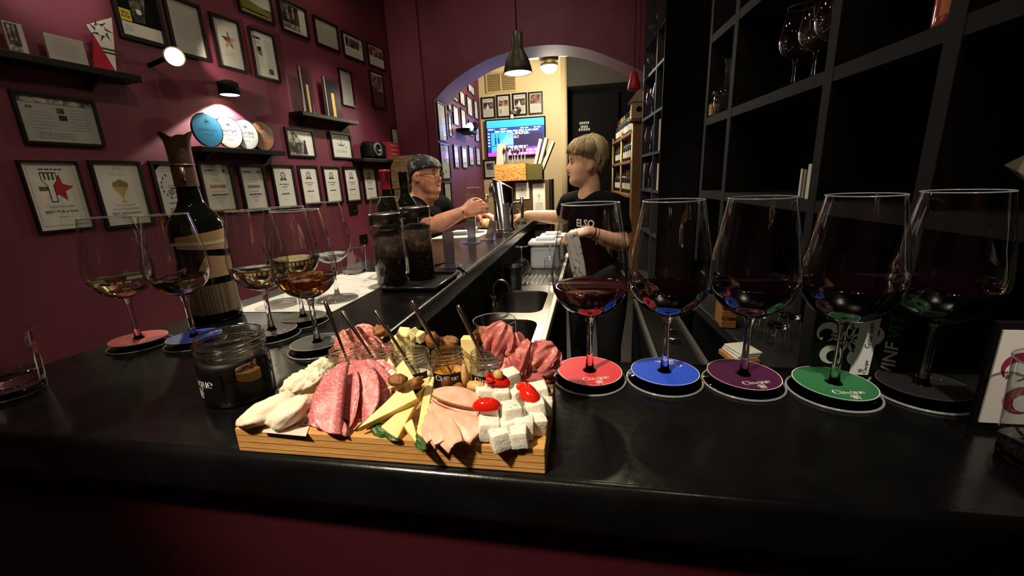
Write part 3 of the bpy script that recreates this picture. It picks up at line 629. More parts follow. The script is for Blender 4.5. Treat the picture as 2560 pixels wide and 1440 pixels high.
# stacked wooden wine boxes in the corner behind the man
WBX = mat('crate_wood', '8a6a48', 0.7, mix=('5f4630', 10, 0.35, 0.65, (1, 1, 8)))
cz0 = 0.0
p0 = PLs.hit(1012, 430); bx, by = PL.at(2.80, 0, 0.24).x, PL.at(2.80, 0, 0.24).y
top = PL.hit(1015, 380)[1]
for i in range(5):
    hgt = (top - 0.07) / 5; t = thing('wine_crate', (bx + (i % 2) * .015, by, i * hgt), ('lowest', 'second', 'middle', 'fourth', 'topmost')[i] + ' tan wooden wine crate of the corner stack behind the man', 'crate', 'wooden wine crates stacked in the corner', PL.th)
    for k in range(3): MB().box(-.17, .17, -.175, -.16, k * hgt / 3 + .003, (k + 1) * hgt / 3 - .003).obj('slat', WBX, t)
    MB().box(-.17, .17, -.16, .15, .004, hgt - .004).obj('box_body', WBX, t)
    MB().box(-.10, -.07, -.178, -.175, 0.003, hgt - .003).obj('strap', mat('crate_dark', '33261b', 0.7), t)
# ---- lamps on and near the left wall
def glow(name, col, s): return mat(name, col, 0.5, emit=col, es=s)
s_, z_ = PL.hit(575, 240); p = shifted(PL, 0.09).hit(575, 238); P = shifted(PL, 0.09).at(*p)
t = thing('puck_lamp', P, 'small dark puck lamp shining down on the award discs', 'lamp', None, PL.th)
MB().lathe([(0.055, 0.0), (0.06, 0.004), (0.058, 0.07), (0.03, 0.085), (0.0, 0.085)], 24).obj('housing', BLACK, t)
MB().lathe([(0.0, 0.002), (0.053, 0.002)], 24).obj('lens', glow('lens_warm', 'fff2b0', 4), t)
MB().tube([(0, 0, .08), (0, 0.085, .08)], .01, 8).obj('arm', BLACK, t)
lamp('SPOT', 'puck_light', (P.x, P.y, P.z - 0.002), 34, (1, 0.88, 0.76), 0.02, (P.x - 0.10, P.y, P.z - 1), 116, 0.12)
p = shifted(PL, 0.20).hit(437, 142); P = shifted(PL, 0.20).at(*p)
t = thing('wall_spotlight', P, 'round wall spotlight glaring toward the bar among the upper pictures', 'lamp')
dv = (CAMC + V((0.45, 0.6, 0)) - P).normalized(); Q = dv.to_track_quat('Z', 'Y').to_matrix().to_4x4()
MB().lathe([(0.0, -0.08), (0.025, -0.08), (0.042, -0.05), (0.049, 0.0), (0.044, 0.002), (0.04, -0.03)], 28, 0, Q).obj('housing', mat('lamp_cream', 'e6dcb4', 0.4), t)
MB().lathe([(0.0, -0.012), (0.025, -0.016), (0.039, -0.028)], 28, 0, Q).obj('bulb', glow('bulb_glare', 'fff3c0', 22), t)
MB().tube([Q @ V((0, 0, -0.075)), PL.at(p[0], p[1] - 0.02, 0.0) - P], 0.012, 8).obj('arm', BLACK, t)
lamp('SPOT', 'wall_spot_beam', P + dv * 0.012, 12, (1, 0.86, 0.62), 0.03, P + dv, 140, 0.6)
lamp('SPOT', 'picture_beam', P + V((0.02, 0.06, 0.0)), 9, (1, 0.9, 0.68), 0.02, PL.at(1.28, CT + 1.16), 50, 0.5)
lamp('SPOT', 'ceiling_or_fill_spot', (-1.7, 1.55, 3.0), 22, (1, 0.84, 0.75), 0.03, PL.at(0.12, CT + 1.35), 34, 0.6)
# pendant in front of the arch
P = aty(1295, 184, 3.1)
t = thing('pendant_lamp', P, 'grey bell shaped pendant lamp hanging before the arch', 'lamp')
MB().lathe([(0.096, 0), (0.099, 0.004), (0.093, 0.035), (0.077, 0.086), (0.053, 0.129), (0.041, 0.155), (0.040, 0.25), (0.026, 0.258), (0.0, 0.258)], 32).obj('shade', mat('lamp_grey', '3a352f', 0.4), t)
MB().lathe([(0.0, 0.017), (0.06, 0.017), (0.093, 0.007)], 32).obj('diffuser', glow('pendant_glow', 'ffeea6', 9), t)
MB().tube([(0, 0, 0.257), (0, 0, CEIL - P.z)], 0.004, 6).obj('cord', BLACK, t)
lamp('SPOT', 'pendant_light', P + V((0, 0, -0.005)), 60, (1, 0.86, 0.62), 0.09, P + V((0, -0.1, -1)), 150, 0.7)
# ceiling fan with lamp in the back room
P = aty(1373, 166, 6.0)
t = thing('ceiling_fan', P, 'white ceiling fan with a glowing globe beyond the arch', 'fan')
MB().ball((0, 0, 0), (0.105, 0.105, 0.085), seg=24, rings=14).obj('globe', glow('globe_glow', 'fff2b8', 11), t)
MB().lathe([(0.03, 0.07), (0.12, 0.08), (0.13, 0.14), (0.05, 0.17), (0.02, 0.17)], 24).obj('motor', mat('fan_bronze', '8a8069', 0.35, metal=0.5), t)
MB().lathe([(.098, -.004), (.112, .0), (.114, .03), (.095, .085), (.04, .10)], 28).obj('hood', mat('fan_bronze', '8a8069', 0.35, metal=0.5), t)
for k in range(4):
    a = 0.25 + k * PI / 2; MB().box(0.13, 0.60, -0.065, 0.065, 0.115, 0.123, 0, Matrix.Rotation(a, 4, 'Z') @ Matrix.Rotation(0.15, 4, 'X')).obj('blade', mat('fan_blade', 'd9cfae', 0.5), t)
MB().tube([(0, 0, 0.16), (0, 0, CEIL - P.z)], 0.015, 10).obj('rod', STEELD, t)
lamp('POINT', 'fan_light', P + V((0, 0, -0.16)), 40, (1, 0.9, 0.7), 0.1)
lamp('SPOT', 'blue_strip_light', (-0.95, 6.3, CT + 0.75), 7, (0.25, 0.22, 1.0), 0.06, (-1.62, 4.9, CT + 0.85), 75, 0.8)
lamp('SPOT', 'ceiling_or_fill_spot', (-0.2, 5.6, 3.2), 30, (1, 0.85, 0.6), 0.05, (0.35, 5.5, 1.4), 60, 0.7)
# twin spot fitting on the back wall
p = PB.hit(1152, 322); P = PB.at(p[0], p[1], 0.12)
t = thing('twin_spot', P, 'black twin spot fitting glowing among the prints beyond the arch', 'lamp', None, PB.th)
MB().box(-.25, .25, -.05, .115, -.06, -.02).obj('bar', BLACK, t); MB().ball((-.12, -.03, .0), .05).obj('lit_bulb', glow('spot_white', 'ffffff', 12), t)
MB().tube([(.16, 0, -.02), (.2, -.06, .07)], .045, 14).obj('dark_can', BLACK, t)
# ---- downlights out of view, added to put sparkles on the glasses
for i, (x, y) in enumerate(((-.70, .9), (-.62, 1.9), (-.62, 2.9), (.18, .9), (.20, 1.9), (.20, 2.9), (-1.1, -.5), (-.1, -.7), (.6, -.5), (-1.8, .6), (-1.75, 2.2), (-1.7, 3.5))):
    t = thing('added_downlight', (x, y, CEIL - .03), ('first', 'second', 'third', 'fourth', 'fifth', 'sixth', 'seventh', 'eighth', 'ninth', 'tenth', 'eleventh', 'twelfth')[i] + ' small round downlight added to the burgundy ceiling for glass highlights', 'lamp', 'downlights added for highlights')
    MB().lathe([(.042, .004), (.046, 0), (.060, .002), (.060, .0295)], 24).obj('trim_ring', BLACK, t); MB().lathe([(0, .006), (.043, .006)], 24).obj('lens', glow('downlight_lens', 'ffe9c0', 55), t)
# ---- television, vent, camera
tl = aty(1218, 303, 7.2); br = aty(1363, 386, 7.2); cx = (tl.x + br.x) / 2; w_, h_ = br.x - tl.x, 0.56; z0 = (tl.z + br.z) / 2 - h_ / 2
t = thing('television', (cx, 7.2, z0), 'wall television showing a blue and magenta shop page', 'television')
MB().box(-w_ / 2 - .02, w_ / 2 + .02, -.06, -.012, -.02, h_ + .02, bev=.004).obj('casing', BLACK, t); MB().box(-.12, .12, -.0118, -.001, .15, .4).obj('bracket', BLACK, t)
TVM = [glow('tv_navy', '1d2f74', 1.0), glow('tv_blue', '2f8fe0', 1.05), glow('tv_sky', '6cb8ee', 1.05), glow('tv_magenta', 'a42fd0', 1.4), glow('tv_white', 'cfe2ff', 1.8), glow('tv_dark', '2c2344', 0.8), glow('tv_shape', '1b3d78', 0.9)]
sh = Sheet(w_, h_, -.0605)
sh.rect(0, 0, 1, 1, 0).mb.obj('screen', TVM, t); sh = Sheet(w_, h_, -.0609)
sh.rect(0, .80, 1, 1, 1).rect(0, .70, 1, .80, 6).rect(.07, .30, .46, .66, 1).poly([(.20, .30), (.46, .30), (.46, .66), (.38, .66)], 2).rect(.47, .25, .97, .62, 5).rect(.07, .05, .33, .28, 1).rect(.0, 0, 1, .10, 3).poly([(.05, .0), (.12, .15), (.98, .24), (.98, .0)], 3)
for u in (.13, .185): sh.rect(u, .33, u + .03, .52, 6).rect(u + .009, .52, u + .021, .63, 6)
sh.ring(.40, .58, .03, .008, 6)
sh.lines(.02, .14, .755, .755, 1, 4, 1, .03).lines(.22, .38, .755, .755, 1, 4, 2, .03).lines(.58, .75, .755, .755, 1, 4, 3, .03).lines(.82, .95, .755, .755, 1, 4, 4, .03).lines(.07, .97, .69, .69, 1, 4, 5, .04).lines(.47, .75, .60, .64, 2, 4, 6, .025).lines(.47, .56, .50, .54, 2, 4, 7, .02).lines(.36, .72, .22, .26, 2, 4, 8, .03).lines(.14, .95, .06, .14, 2, 4, 9, .05).lines(.01, .05, .3, .64, 5, 4, 10, .03)
sh.mb.obj('page_print', TVM, t)
lamp('AREA', 'television_glow', (cx, 7.05, z0 + h_ / 2), 2.5, (0.35, 0.45, 1.0), 0.7, (cx, 5.0, z0))
a, b = aty(1214, 184, 7.2), aty(1291, 220, 7.2)
t = thing('air_vent', ((a.x + b.x) / 2, 7.2, b.z - 0.05), 'slatted cream air vent high on the far cream wall', 'vent'); w_ = b.x - a.x; h_ = a.z - b.z + 0.05
VM = mat('vent_cream', 'cdb784', 0.6)
mb = MB()
for x0, x1, q0, q1 in ((-w_ / 2, w_ / 2, 0, .02), (-w_ / 2, w_ / 2, h_ - .02, h_), (-w_ / 2, -w_ / 2 + .02, .02, h_ - .02), (w_ / 2 - .02, w_ / 2, .02, h_ - .02), (-.012, .012, .02, h_ - .02)): mb.box(x0, x1, -.03, -.001, q0, q1)
mb.obj('vent_frame', VM, t); MB().box(-w_ / 2 + .02, w_ / 2 - .02, -.004, -.001, .02, h_ - .02).obj('vent_back', mat('vent_dark', '6b5a38', 0.8), t)
for k in range(10): z = .03 + (h_ - .06) * k / 9; MB().box(-w_ / 2 + .02, w_ / 2 - .02, -.012, .012, -.003, .003, 0, Matrix.Translation((0, -.016, z)) @ Matrix.Rotation(0.6, 4, 'X')).obj('slat', VM, t)
P = aty(1280, 297, 7.16); t = thing('webcam', P, 'white security camera with bright dish above the television', 'camera')
MB().lathe([(.03, 0), (.03, .05), (.015, .07)], 16, 0).obj('body', mat('cam_white', 'e8e6df', 0.4), t); MB().lathe([(0, 0), (.06, .01), (.07, .03)], 20, 0, RotT((.09, 0, .10), 0, 1.1)).obj('dish', STEEL, t); MB().tube([(0, 0, .06), (.09, 0, .10)], .008, 8).obj('arm', STEEL, t)
P = aty(1305, 440, 7.2)
# ================================================================== right-hand shelving
UZ = [0.165, 0.555, 0.965, 1.39]
su = thing('shelving_unit', (PR.p0.x, PR.p0.y, 0), 'black cube shelving on the right holding balloon glasses', 'shelving', None, PR.th)
UX = [0.62, -0.12, -0.54, -1.30, -1.645]
for x in UX: MB().box(x - .0225, x + .0225, 0, .32, BZ + .001, CEIL - .03, bev=.001, seg=1).obj('upright', SHELFB, su)
for z in UZ:
    for a, b in zip(UX[1:], UX): MB().box(a + .0225, b - .0225, 0.001, .32, CT + z - .04, CT + z).obj('shelf', SHELFB, su)
MB().box(-1.6675, .6425, .32, .332, BZ + .001, CEIL - .03).obj('back_panel', BLACKM, su)
tc = thing('tall_cabinet', PR.at(-2.165, 0), 'tall plain black cabinet between the two shelving units', 'cabinet', None, PR.th)
MB().box(-.49, .49, 0.01, .33, 0, CEIL - .03).obj('carcass', BLACKM, tc)
for x0 in (-.488, .002): d = MB().box(x0, x0 + .486, -.008, .009, .08, CEIL - .05, bev=.002, seg=1).obj('door', BLACKM, tc); MB().tube([(x0 + (.46 if x0 < 0 else .02), -.025, 1.0), (x0 + (.46 if x0 < 0 else .02), -.025, 1.15)], .006, 8).obj('handle', FRAMEB, d)
fu = thing('shelving_unit', PR.at(-3.08, 0), 'farther narrow black shelving unit beside the arch', 'shelving', None, PR.th)
FX = [0.40, 0.13, -0.40]; FZ = [0.13, 0.45, 0.78, 1.13, 1.40]
for x in FX: MB().box(x - .015, x + .015, 0, .30, 0, CEIL - .1).obj('upright', mat('shelf_edge', '3a3a40', 0.6, spec=0.1), fu)
for z in FZ + [-0.25, -0.7]:
    for a, b in zip(FX[1:], FX): MB().box(a + .015, b - .015, 0.001, .30, CT + z - .022, CT + z).obj('shelf', mat('shelf_edge', '3a3a40', 0.6, spec=0.1), fu)
MB().box(-.415, .415, .30, .31, 0, CEIL - .1).obj('back_panel', BLACKM, fu)
# back counter under the near unit
bc = thing('back_counter', PR.at(-0.12, 0), 'low dark grey counter under the right shelving', 'counter', None, PR.th)
MB().box(-.78, .42, -.265, .33, BZ - .035, BZ, bev=.003).obj('worktop', mat('worktop_grey', '2c2c2d', 0.4, bump=(60, .1)), bc); MB().box(-.76, .40, -.235, .32, 0, BZ - .036).obj('carcass', BLACK, bc)
co = thing('bottle_cooler', (0.265, 1.50, 0), 'low black bottle cooler with two steel lid handles in the aisle', 'cooler')
MB().box(-.075, .072, -.36, .34, .001, BZ - .03, bev=.004).obj('body', BLACK, co)
for x in (-.073, .062): MB().box(x, x + .012, -.36, .34, BZ - .029, BZ - .012).obj('edge_trim', mat('trim_grey', '4b4a48', 0.5), co)
for px, py in ((1690, 826), (1700, 850)):
    a = onz(px, py, BZ - .02); b = onz(px + 30, py, BZ - .02); MB().tube([(a.x - .300, a.y - 1.5, BZ - .020), (b.x - .302, b.y - 1.5, BZ - .020)], .006, 8).obj('lid_handle', STEEL, co)
p = onz(1760, 838, BZ); t = thing('wooden_crate', (0.470, 1.50, BZ), 'small pale slatted wooden crate on the low back counter', 'crate', None, -0.1)
for k in range(4): MB().box(-.022, .022, -.06, -.052, .004 + k * .036, .026 + k * .036).obj('slat', WOOD, t)
for x in (-.022, .016):
    MB().box(x, x + .006, -.052, .06, .0, .145).obj('end_board', WOOD, t)
MB().box(-.016, .016, .052, .06, 0, .14).obj('back_board', WOOD, t); MB().box(-.016, .016, -.052, .052, 0, .006).obj('base', WOOD, t)
p = onz(1846, 898, BZ); t = thing('wooden_tray', (p.x, p.y, BZ), 'small wooden tray under the white napkins behind the purple coaster', 'tray', None, .2)
MB().box(-.036, .036, -.045, .045, 0, .016, bev=.003).obj('board', WOOD, t)
for k in range(3): tag(MB().box(-.030, .032, -.040, .040, 0, .006, bev=.002).obj('napkin', PAPER, None, (p.x + .004 * k, p.y, BZ + .0165 + k * .0065), (0, 0, .2 + .05 * k)), ('lowest', 'middle', 'topmost')[k] + ' white folded napkin in the stack behind the purple coaster', 'napkin', 'napkins on the wooden tray')
# ================================================================== glasses and bottles
BOWL = [(0.004, .093), (0.012, .0945), (0.022, .0985), (0.033, .106), (0.042, .1165), (0.0478, .129), (0.0500, .143), (0.0498, .155), (0.0472, .175), (0.0430, .200), (0.0388, .223), (0.0358, .240)]
def bowl_r(z):
    for (r0, z0), (r1, z1) in zip(BOWL, BOWL[1:]):
        if z0 <= z <= z1: return r0 + (r1 - r0) * (z - z0) / (z1 - z0)
    return BOWL[0][0]
WINES = {'red': mat('red_wine', '34030d', 0.0, trans=.45, ior=1.34), 'dark': mat('dark_red_wine', '0d0106', 0.0, trans=.15, ior=1.34),
         'white': mat('white_wine', 'f6e9a6', 0.0, trans=1.0, ior=1.34), 'amber': mat('amber_wine', 'ea8f2a', 0.0, trans=1.0, ior=1.34), 'water': mat('clear_water', 'f4f8fa', 0.0, trans=1.0, ior=1.33)}
_GL = {}
def wineglass(loc, label, wine=None, level=0.133, group=None, sc=1.0, name='wine_glass', inv=False):
    t = thing(name, loc, label, 'wine glass', group)
    if 'bowl' not in _GL:
        a = MB().lathe(BOWL, 48).obj('bowl', GLASS, t)
        b = MB().torus((0, 0, .240), .0358, .0008, 0, None, 48, 6).obj('rim', GEDGE, t)
        c = MB().lathe([(0.0, 0.0), (.0490, 0.0), (.0496, .0012), (.0486, .0024), (.030, .0042), (.016, .0075), (.009, .012), (.0058, .019), (.0042, .035), (.0038, .060), (.0043, .080), (.0065, .0905), (.0085, .0938), (.004, .0945), (0, .0945)], 40).obj('stem', CRYS, t)
        _GL.update(bowl=a.data, rim=b.data, stem=c.data)
    else:
        for k in ('bowl', 'rim', 'stem'): o = bpy.data.objects.new(k, _GL[k]); COL.objects.link(o); o.parent = t
    if wine:
        key = (wine, level)
        if key not in _GL:
            n = 14; pr = [(max(bowl_r(z) - .0006, .0), z) for z in [.0945 + (level - .0945) * i / n for i in range(n + 1)]]
            _GL[key] = MB().lathe([(0, .0945)] + pr + [(pr[-1][0] * .9, level - .0006), (0, level - .0007)], 48).mesh('wine', WINES[wine])
        o = bpy.data.objects.new('wine', _GL[key]); COL.objects.link(o); o.parent = t
    o = bpy.data.objects.new('foot_edge', _GL.setdefault('foot', MB().torus((0, 0, .0016), .0484, .0015, 0, None, 48, 8).mesh('foot_edge', GEDGE))); COL.objects.link(o); o.parent = t
    if inv: t.rotation_euler = (PI, 0, 0); t.location.z += .24 * sc
    if sc != 1: t.scale = (sc,) * 3
    return t
def coaster(loc, col, label, rot, z=0.0135, tilt=(0, 0), words=True, ink='f0e6e4', wd=-0.026):
    t = thing('coaster', (loc[0], loc[1], loc[2] + z), label, 'coaster', 'round paper glass tags', 0)
    t.rotation_euler = (tilt[0], tilt[1], rot); R = .0435; n = 48; vs = []; fs = []; h = .0005
    for k in range(n + 1):                                   # slit ring
        a = math.radians(-88.6 + 357.2 * k / n)
        for r_, z_ in ((.0095, -h), (R, -h), (R, h), (.0095, h)): vs.append((r_ * math.cos(a), r_ * math.sin(a), z_))
    for k in range(n):
        for j in range(4): fs.append((k * 4 + j, k * 4 + (j + 1) % 4, k * 4 + 4 + (j + 1) % 4, k * 4 + 4 + j))
    MB().add(vs, fs).obj('disc', mat('coaster_' + col, col, 0.5, bump=(300, .1)), t)
    MB().add([(R * math.cos(2 * PI * k / 48) * f_, R * math.sin(2 * PI * k / 48) * f_, h * 1.4) for k in range(48) for f_ in (.985, 1.004)], [(2 * k, 2 * k + 1, (2 * k + 3) % 96, (2 * k + 2) % 96) for k in range(48)]).obj('edge', mat('coaster_edge_' + ink, ink, 0.6), t)
    if words:
        mb = MB(); f = lambda x, y: (x, y, h * 2.0)
        put2d(mb, WORD, f, .0085, 0, .0, wd); put2d(mb, FLOWER, f, .0055, 0, .0, wd - .0095)
        mb.obj('print', mat('coaster_ink_' + ink, ink, 0.6), t)
    return t
GR = 'wine glasses in the tasting row'
RIGHT = [((1474, 948), 'red', .135, 'wine glass of red wine standing on the red coaster', 'd2303c', 'red round coaster around a glass stem, right of the food board', 0.35),
         ((1660, 950), 'dark', .132, 'wine glass of dark wine standing on the bright blue coaster', '2450d8', 'bright blue round coaster, second in the right row', PI - 0.35),
         ((1856, 958), 'dark', .137, 'wine glass of dark wine standing on the purple coaster', '4a1440', 'dark purple round coaster, third in the right row', 0.30),
         ((2080, 981), 'dark', .141, 'wine glass of dark wine standing on the green coaster', '2a6a40', 'green round coaster, fourth in the right row', 0.15),
         ((2300, 985), 'dark', .137, 'last dark wine glass of the right row, on a black coaster', '1d1d1f', 'black round coaster at the end of the right row', 2.6)]
for p, wn, lv, lab, col, clab, rot in RIGHT:
    q = onz(*p, CT); wineglass(q, lab, wn, lv, GR); coaster(q, col, clab, rot, tilt=(0.02, 0.02 if col != '2450d8' else 0), ink='f0e6e4' if col != '1d1d1f' else '55504c')
LEFT = [((352, 862), 'white', .132, 'wine glass of white wine standing on the red coaster at left', 'c83a3e', 'red round coaster at the far left end', 0.6),
        ((490, 857), 'white', .128, 'wine glass of white wine on a blue coaster, before the tall bottle', '2a44b8', 'blue round coaster beside the open black jar', 2.4),
        ((683, 840), 'white', .136, 'wine glass of white wine behind the open black jar', '3a3036', 'dark plum round coaster behind the open black jar', 1.0),
        ((761, 806), 'white', .138, 'wine glass of white wine half hidden by the amber one', '55604f', 'grey green round coaster behind the amber glass', 1.3),
        ((797, 872), 'amber', .132, 'wine glass of amber orange wine left of the small jars', '3b3f3e', 'charcoal round coaster under the amber wine glass', 2.2)]
for p, wn, lv, lab, col, clab, rot in LEFT:
    q = onz(*p, CT); wineglass(q, lab, wn, lv, GR); coaster(q, col, clab, rot, tilt=(0.0, 0.02), ink='e8d8d8')
q = onz(845, 748, CT); wineglass(q, 'wine glass with a little water standing on the printed placemat', 'water', .116, GR)
wineglass((aty(958, 500, 1.15).x, 1.15, CT), 'empty wine glass behind the lidded canisters', None, 0, GR)
def tumbler(loc, R, H, label, lvl=None, thick=.012):
    t = thing('tumbler', loc, label, 'glass', 'short water tumblers')
    MB().lathe([(R * .86, thick), (R * .9, thick * 1.6), (R, H)], 40).obj('wall', GLASS, t)
    MB().lathe([(0, 0), (R * .82, 0), (R * .88, .004), (R * .87, thick), (R * .7, thick * .8), (0, thick * .7)], 40).obj('base', CRYS, t)
    MB().torus((0, 0, H), R, .0008, 0, None, 40, 6).obj('rim', CRYS, t)
    if lvl: MB().lathe([(0, thick), (R * .86, thick + .0005), (R * (.9 + .1 * lvl / H) - .001, lvl), (0, lvl)], 40).obj('water', WINES['water'], t)
    return t
q = onz(45, 985, CT); tumbler((-0.835, q.y, CT), .042, .092, 'tumbler with a little water at the left end of the counter', .03)
tumbler(onz(707, 765, CT), .038, .085, 'tumbler standing on the printed placemat behind the amber glass')
tumbler(onz(888, 682, CT), .042, .088, 'tumbler with a slanted wall reflection at the far edge of the placemat')
tumbler((-.135, .555, CT), .031, .078, 'small tumbler peeping out behind the rolled ham')
q = onz(2600, 1150, CT); tumbler((q.x - .004, q.y - .012, CT), .038, .10, 'tumbler cut by the right edge of the picture', .02)
BOT = {'dark': mat('bottle_dark', '0f130c', 0.03, spec=0.6, coat=0.4), 'green': mat('bottle_green', '1c2a14', 0.04, coat=.4), 'brown': mat('bottle_brown', '24140c', 0.04, coat=.4), 'rose': mat('bottle_rose', 'a5484c', 0.05, coat=.4)}
def bottle(loc, label, body='dark', cap='2a2426', paper='d8d2c4', R=.037, H=.30, group=None, lab=(0.05, .13), name='wine_bottle', par=None):
    t = thing(name, loc, label, 'bottle', group); k = H / .30; f = R / .037
    pr = [(0, .003), (.030, 0), (.0365, .004), (.037, .012), (.037, .185), (.0355, .195), (.029, .207), (.020, .219), (.0155, .230), (.0142, .245), (.0138, .295), (0.0, .2955)]
    MB().lathe([(r * f, z * k) for r, z in pr], 28).obj('body', BOT[body], t)
    MB().lathe([(.0152 * f, .243 * k), (.0150 * f, .288 * k), (.0162 * f, .289 * k), (.0162 * f, .297 * k), (.015 * f, .2995 * k), (0, .2998 * k)], 24).obj('capsule', mat('capsule_' + cap, cap, 0.35), t)
    if paper:
        z0, z1 = lab; vs = []; n = 16
        for i in range(n + 1):
            a = math.radians(-170 + 160 * i / n)
            for z in (z0 * k, z1 * k): vs.append((.0374 * f * math.cos(a), .0374 * f * math.sin(a), z))
        MB().add(vs, [(2 * i, 2 * i + 2, 2 * i + 3, 2 * i + 1) for i in range(n)], 0, True).obj('paper_label', mat('paper_' + paper, paper, 0.7, mix=('6a645c', 60, .58, .66)), t)
    return t
p = aty(957, 424, 1.27); bottle((p.x + .004, 1.27, CT), 'red capped dark wine bottle behind the canisters', 'dark', 'b52a38', 'cfcabc', H=p.z - CT, lab=(.05, .12))
p = aty(1003, 427, 1.38); bottle((p.x + .004, 1.38, CT), 'black capped dark wine bottle behind the canisters beside the man', 'dark', '2b2527', None, H=p.z - CT)
# tall bottle with torn foil
B0 = onz(545, 795, CT)
t = thing('tall_bottle', B0, 'tall dark bottle with torn brown foil neck and tan label at left', 'bottle')
MB().lathe([(0, .004), (.044, 0), (.050, .006), (.051, .02), (.051, .195), (.049, .212), (.040, .230), (.028, .245), (.0215, .262), (.0195, .285), (.0190, .372), (0, .373)], 40).obj('body', BOT['dark'], t)
BF = mat('foil_brown', '75594a', 0.36, metal=0.3, bump=(120, .4))
mb = MB(); n = 32; vs = []
for j, (r, z) in enumerate([(.0212, .288), (.0208, .33), (.0212, .365), (.0225, .378), (.0275, .389)]):
    for k in range(n):
        a = 2 * PI * k / n; q = (0.0035 * math.sin(3 * a + 1) + .002 * math.sin(7 * a)) if j == 4 else 0; vs.append(((r + q) * math.cos(a), (r + q) * math.sin(a), z + q * 1.2))
mb.add(vs, [(j * n + k, j * n + (k + 1) % n, (j + 1) * n + (k + 1) % n, (j + 1) * n + k) for j in range(4) for k in range(n)], 0, True)
mb.obj('neck_foil', BF, t)
MB().torus((0, 0, .331), .0212, .0012).obj('foil_seam', mat('foil_edge', 'a08a70', .3, metal=.5), t)
MB().tube([(.014, -.016, .325), (.016, -.0175, .312), (.0145, -.0175, .30)], .004, 8).obj('seal', mat('foil_edge', 'a08a70', .3, metal=.5), t)
def wrap(mb, poly_grid, R, mi=0):
    pass
def curved(mb, R, a0, a1, zf0, zf1, n=18, mi=0):
    vs = []
    for i in range(n + 1):
        u = i / n; a = math.radians(a0 + (a1 - a0) * u); vs += [(R * math.cos(a), R * math.sin(a), zf0(u)), (R * math.cos(a), R * math.sin(a), zf1(u))]
    mb.add(vs, [(2 * i, 2 * i + 2, 2 * i + 3, 2 * i + 1) for i in range(n)], mi, True)
TAN = mat('label_tan', 'b8956c', .6)
mb = MB(); curved(mb, .0515, -95, 20, lambda u: .165 - .01 * u, lambda u: .188 + .012 * u); curved(mb, .0515, -68, 22, lambda u: .100, lambda u: .100 + .052 * min(1, u * 3.2) * (1 - .25 * u))
curved(mb, .0515, -150, -105, lambda u: .150 - .02 * u, lambda u: .178 - .045 * (1 - u) * .4); mb.obj('tan_label', TAN, t)
mb = MB(); curved(mb, .0518, -170, 20, lambda u: .158 + .02 * u + .006 * math.sin(5 * u), lambda u: .163 + .022 * u + .006 * math.sin(5 * u)); mb.obj('label_edge', mat('label_cream', 'd8c4a4', .6), t)
m = mat('woven_band', '6a5846', .6); mb = MB(); curved(mb, .0516, -160, 25, lambda u: .022, lambda u: .085); o = mb.obj('woven_band', m, t)
nt = m.node_tree; b = nt.nodes['Principled BSDF']; tcn = nt.nodes.new('ShaderNodeTexCoord'); vo = nt.nodes.new('ShaderNodeTexVoronoi'); vo.inputs['Scale'].default_value = 260; vo.inputs['Randomness'].default_value = 0.0
mp = nt.nodes.new('ShaderNodeMapping'); mp.inputs['Scale'].default_value = (1, 1, 1.3); nt.links.new(tcn.outputs['Object'], mp.inputs[0]); nt.links.new(mp.outputs[0], vo.inputs['Vector'])
r = nt.nodes.new('ShaderNodeValToRGB'); r.color_ramp.elements[0].position = .3; r.color_ramp.elements[1].position = .42; r.color_ramp.elements[0].color = lin('0f0c0a'); r.color_ramp.elements[1].color = lin('84705a')
nt.links.new(vo.outputs['Distance'], r.inputs[0]); nt.links.new(r.outputs[0], b.inputs['Base Color'])
# ---- shelf glassware on the right
def PRat(x, z, y): p = PR.at(x, CT + z, 0) + PR.n * y; return p
for x, y, lab in ((-.93, .09, 'balloon wine glass on the right shelf, first from the arch side'), (-.815, .10, 'balloon wine glass on the right shelf, middle of the front three'), (-.70, .09, 'balloon wine glass on the right shelf, nearest to the upright'), (-.74, .22, 'balloon wine glass standing at the back of the right shelf')):
    wineglass(PRat(x, .5555, y), lab, None, 0, 'balloon glasses on the right shelf', 1.22)
t = thing('decanter', PRat(-1.545, .5555, .068), 'clear round decanter with slim neck on the right shelf', 'decanter')
MB().lathe([(0, .002), (.03, 0), (.05, .02), (.062, .055), (.06, .09), (.045, .125), (.022, .15), (.016, .18), (.016, .24), (.024, .27)], 36).obj('body', thin_glass('decanter_glass', base=.12), t); MB().torus((0, 0, .27), .024, .0015).obj('rim', CRYS, t)
t = thing('small_bottle', PRat(-1.612, .5555, .03), 'small clear bottle with gold label beside the decanter', 'bottle')
MB().lathe([(0, 0), (.024, 0), (.025, .01), (.025, .075), (.012, .095), (.012, .12)], 24).obj('body', GLASS, t); mb = MB(); curved(mb, .0253, -170, -20, lambda u: .01, lambda u: .065); mb.obj('gold_label', mat('gold_label', 'a8915a', .4, metal=.3), t); MB().lathe([(0.013, .115), (.013, .13), (0, .13)], 16).obj('stopper', STEELD, t)
bottle(PRat(-.19, .5555, .06), 'rose tinted bottle with coral label at the top of the right shelf', 'rose', 'b0483f', 'c97a5a', .046, .34, None, (.02, .15), 'rose_bottle')
for x, w_, h_, z, lab in ((-.60, .035, .115, .1655, 'white folded card on the right shelf just above the purple glass'), (-.655, .012, .10, .1655, 'thin white card behind the folded card on the right shelf'), (-.578, .02, .15, .5555, 'narrow white card beside the balloon glasses')):
    P = PRat(x, z, .02 if h_ < .14 else .05); t = thing('card', P, lab, 'card', None, PR.th); MB().box(-w_ / 2, w_ / 2, 0, .004, 0, h_).obj('front_leaf', PAPER, t); MB().box(-w_ / 2, w_ / 2, .012, .016, 0, h_ * .97).obj('rear_leaf', PAPER2, t)
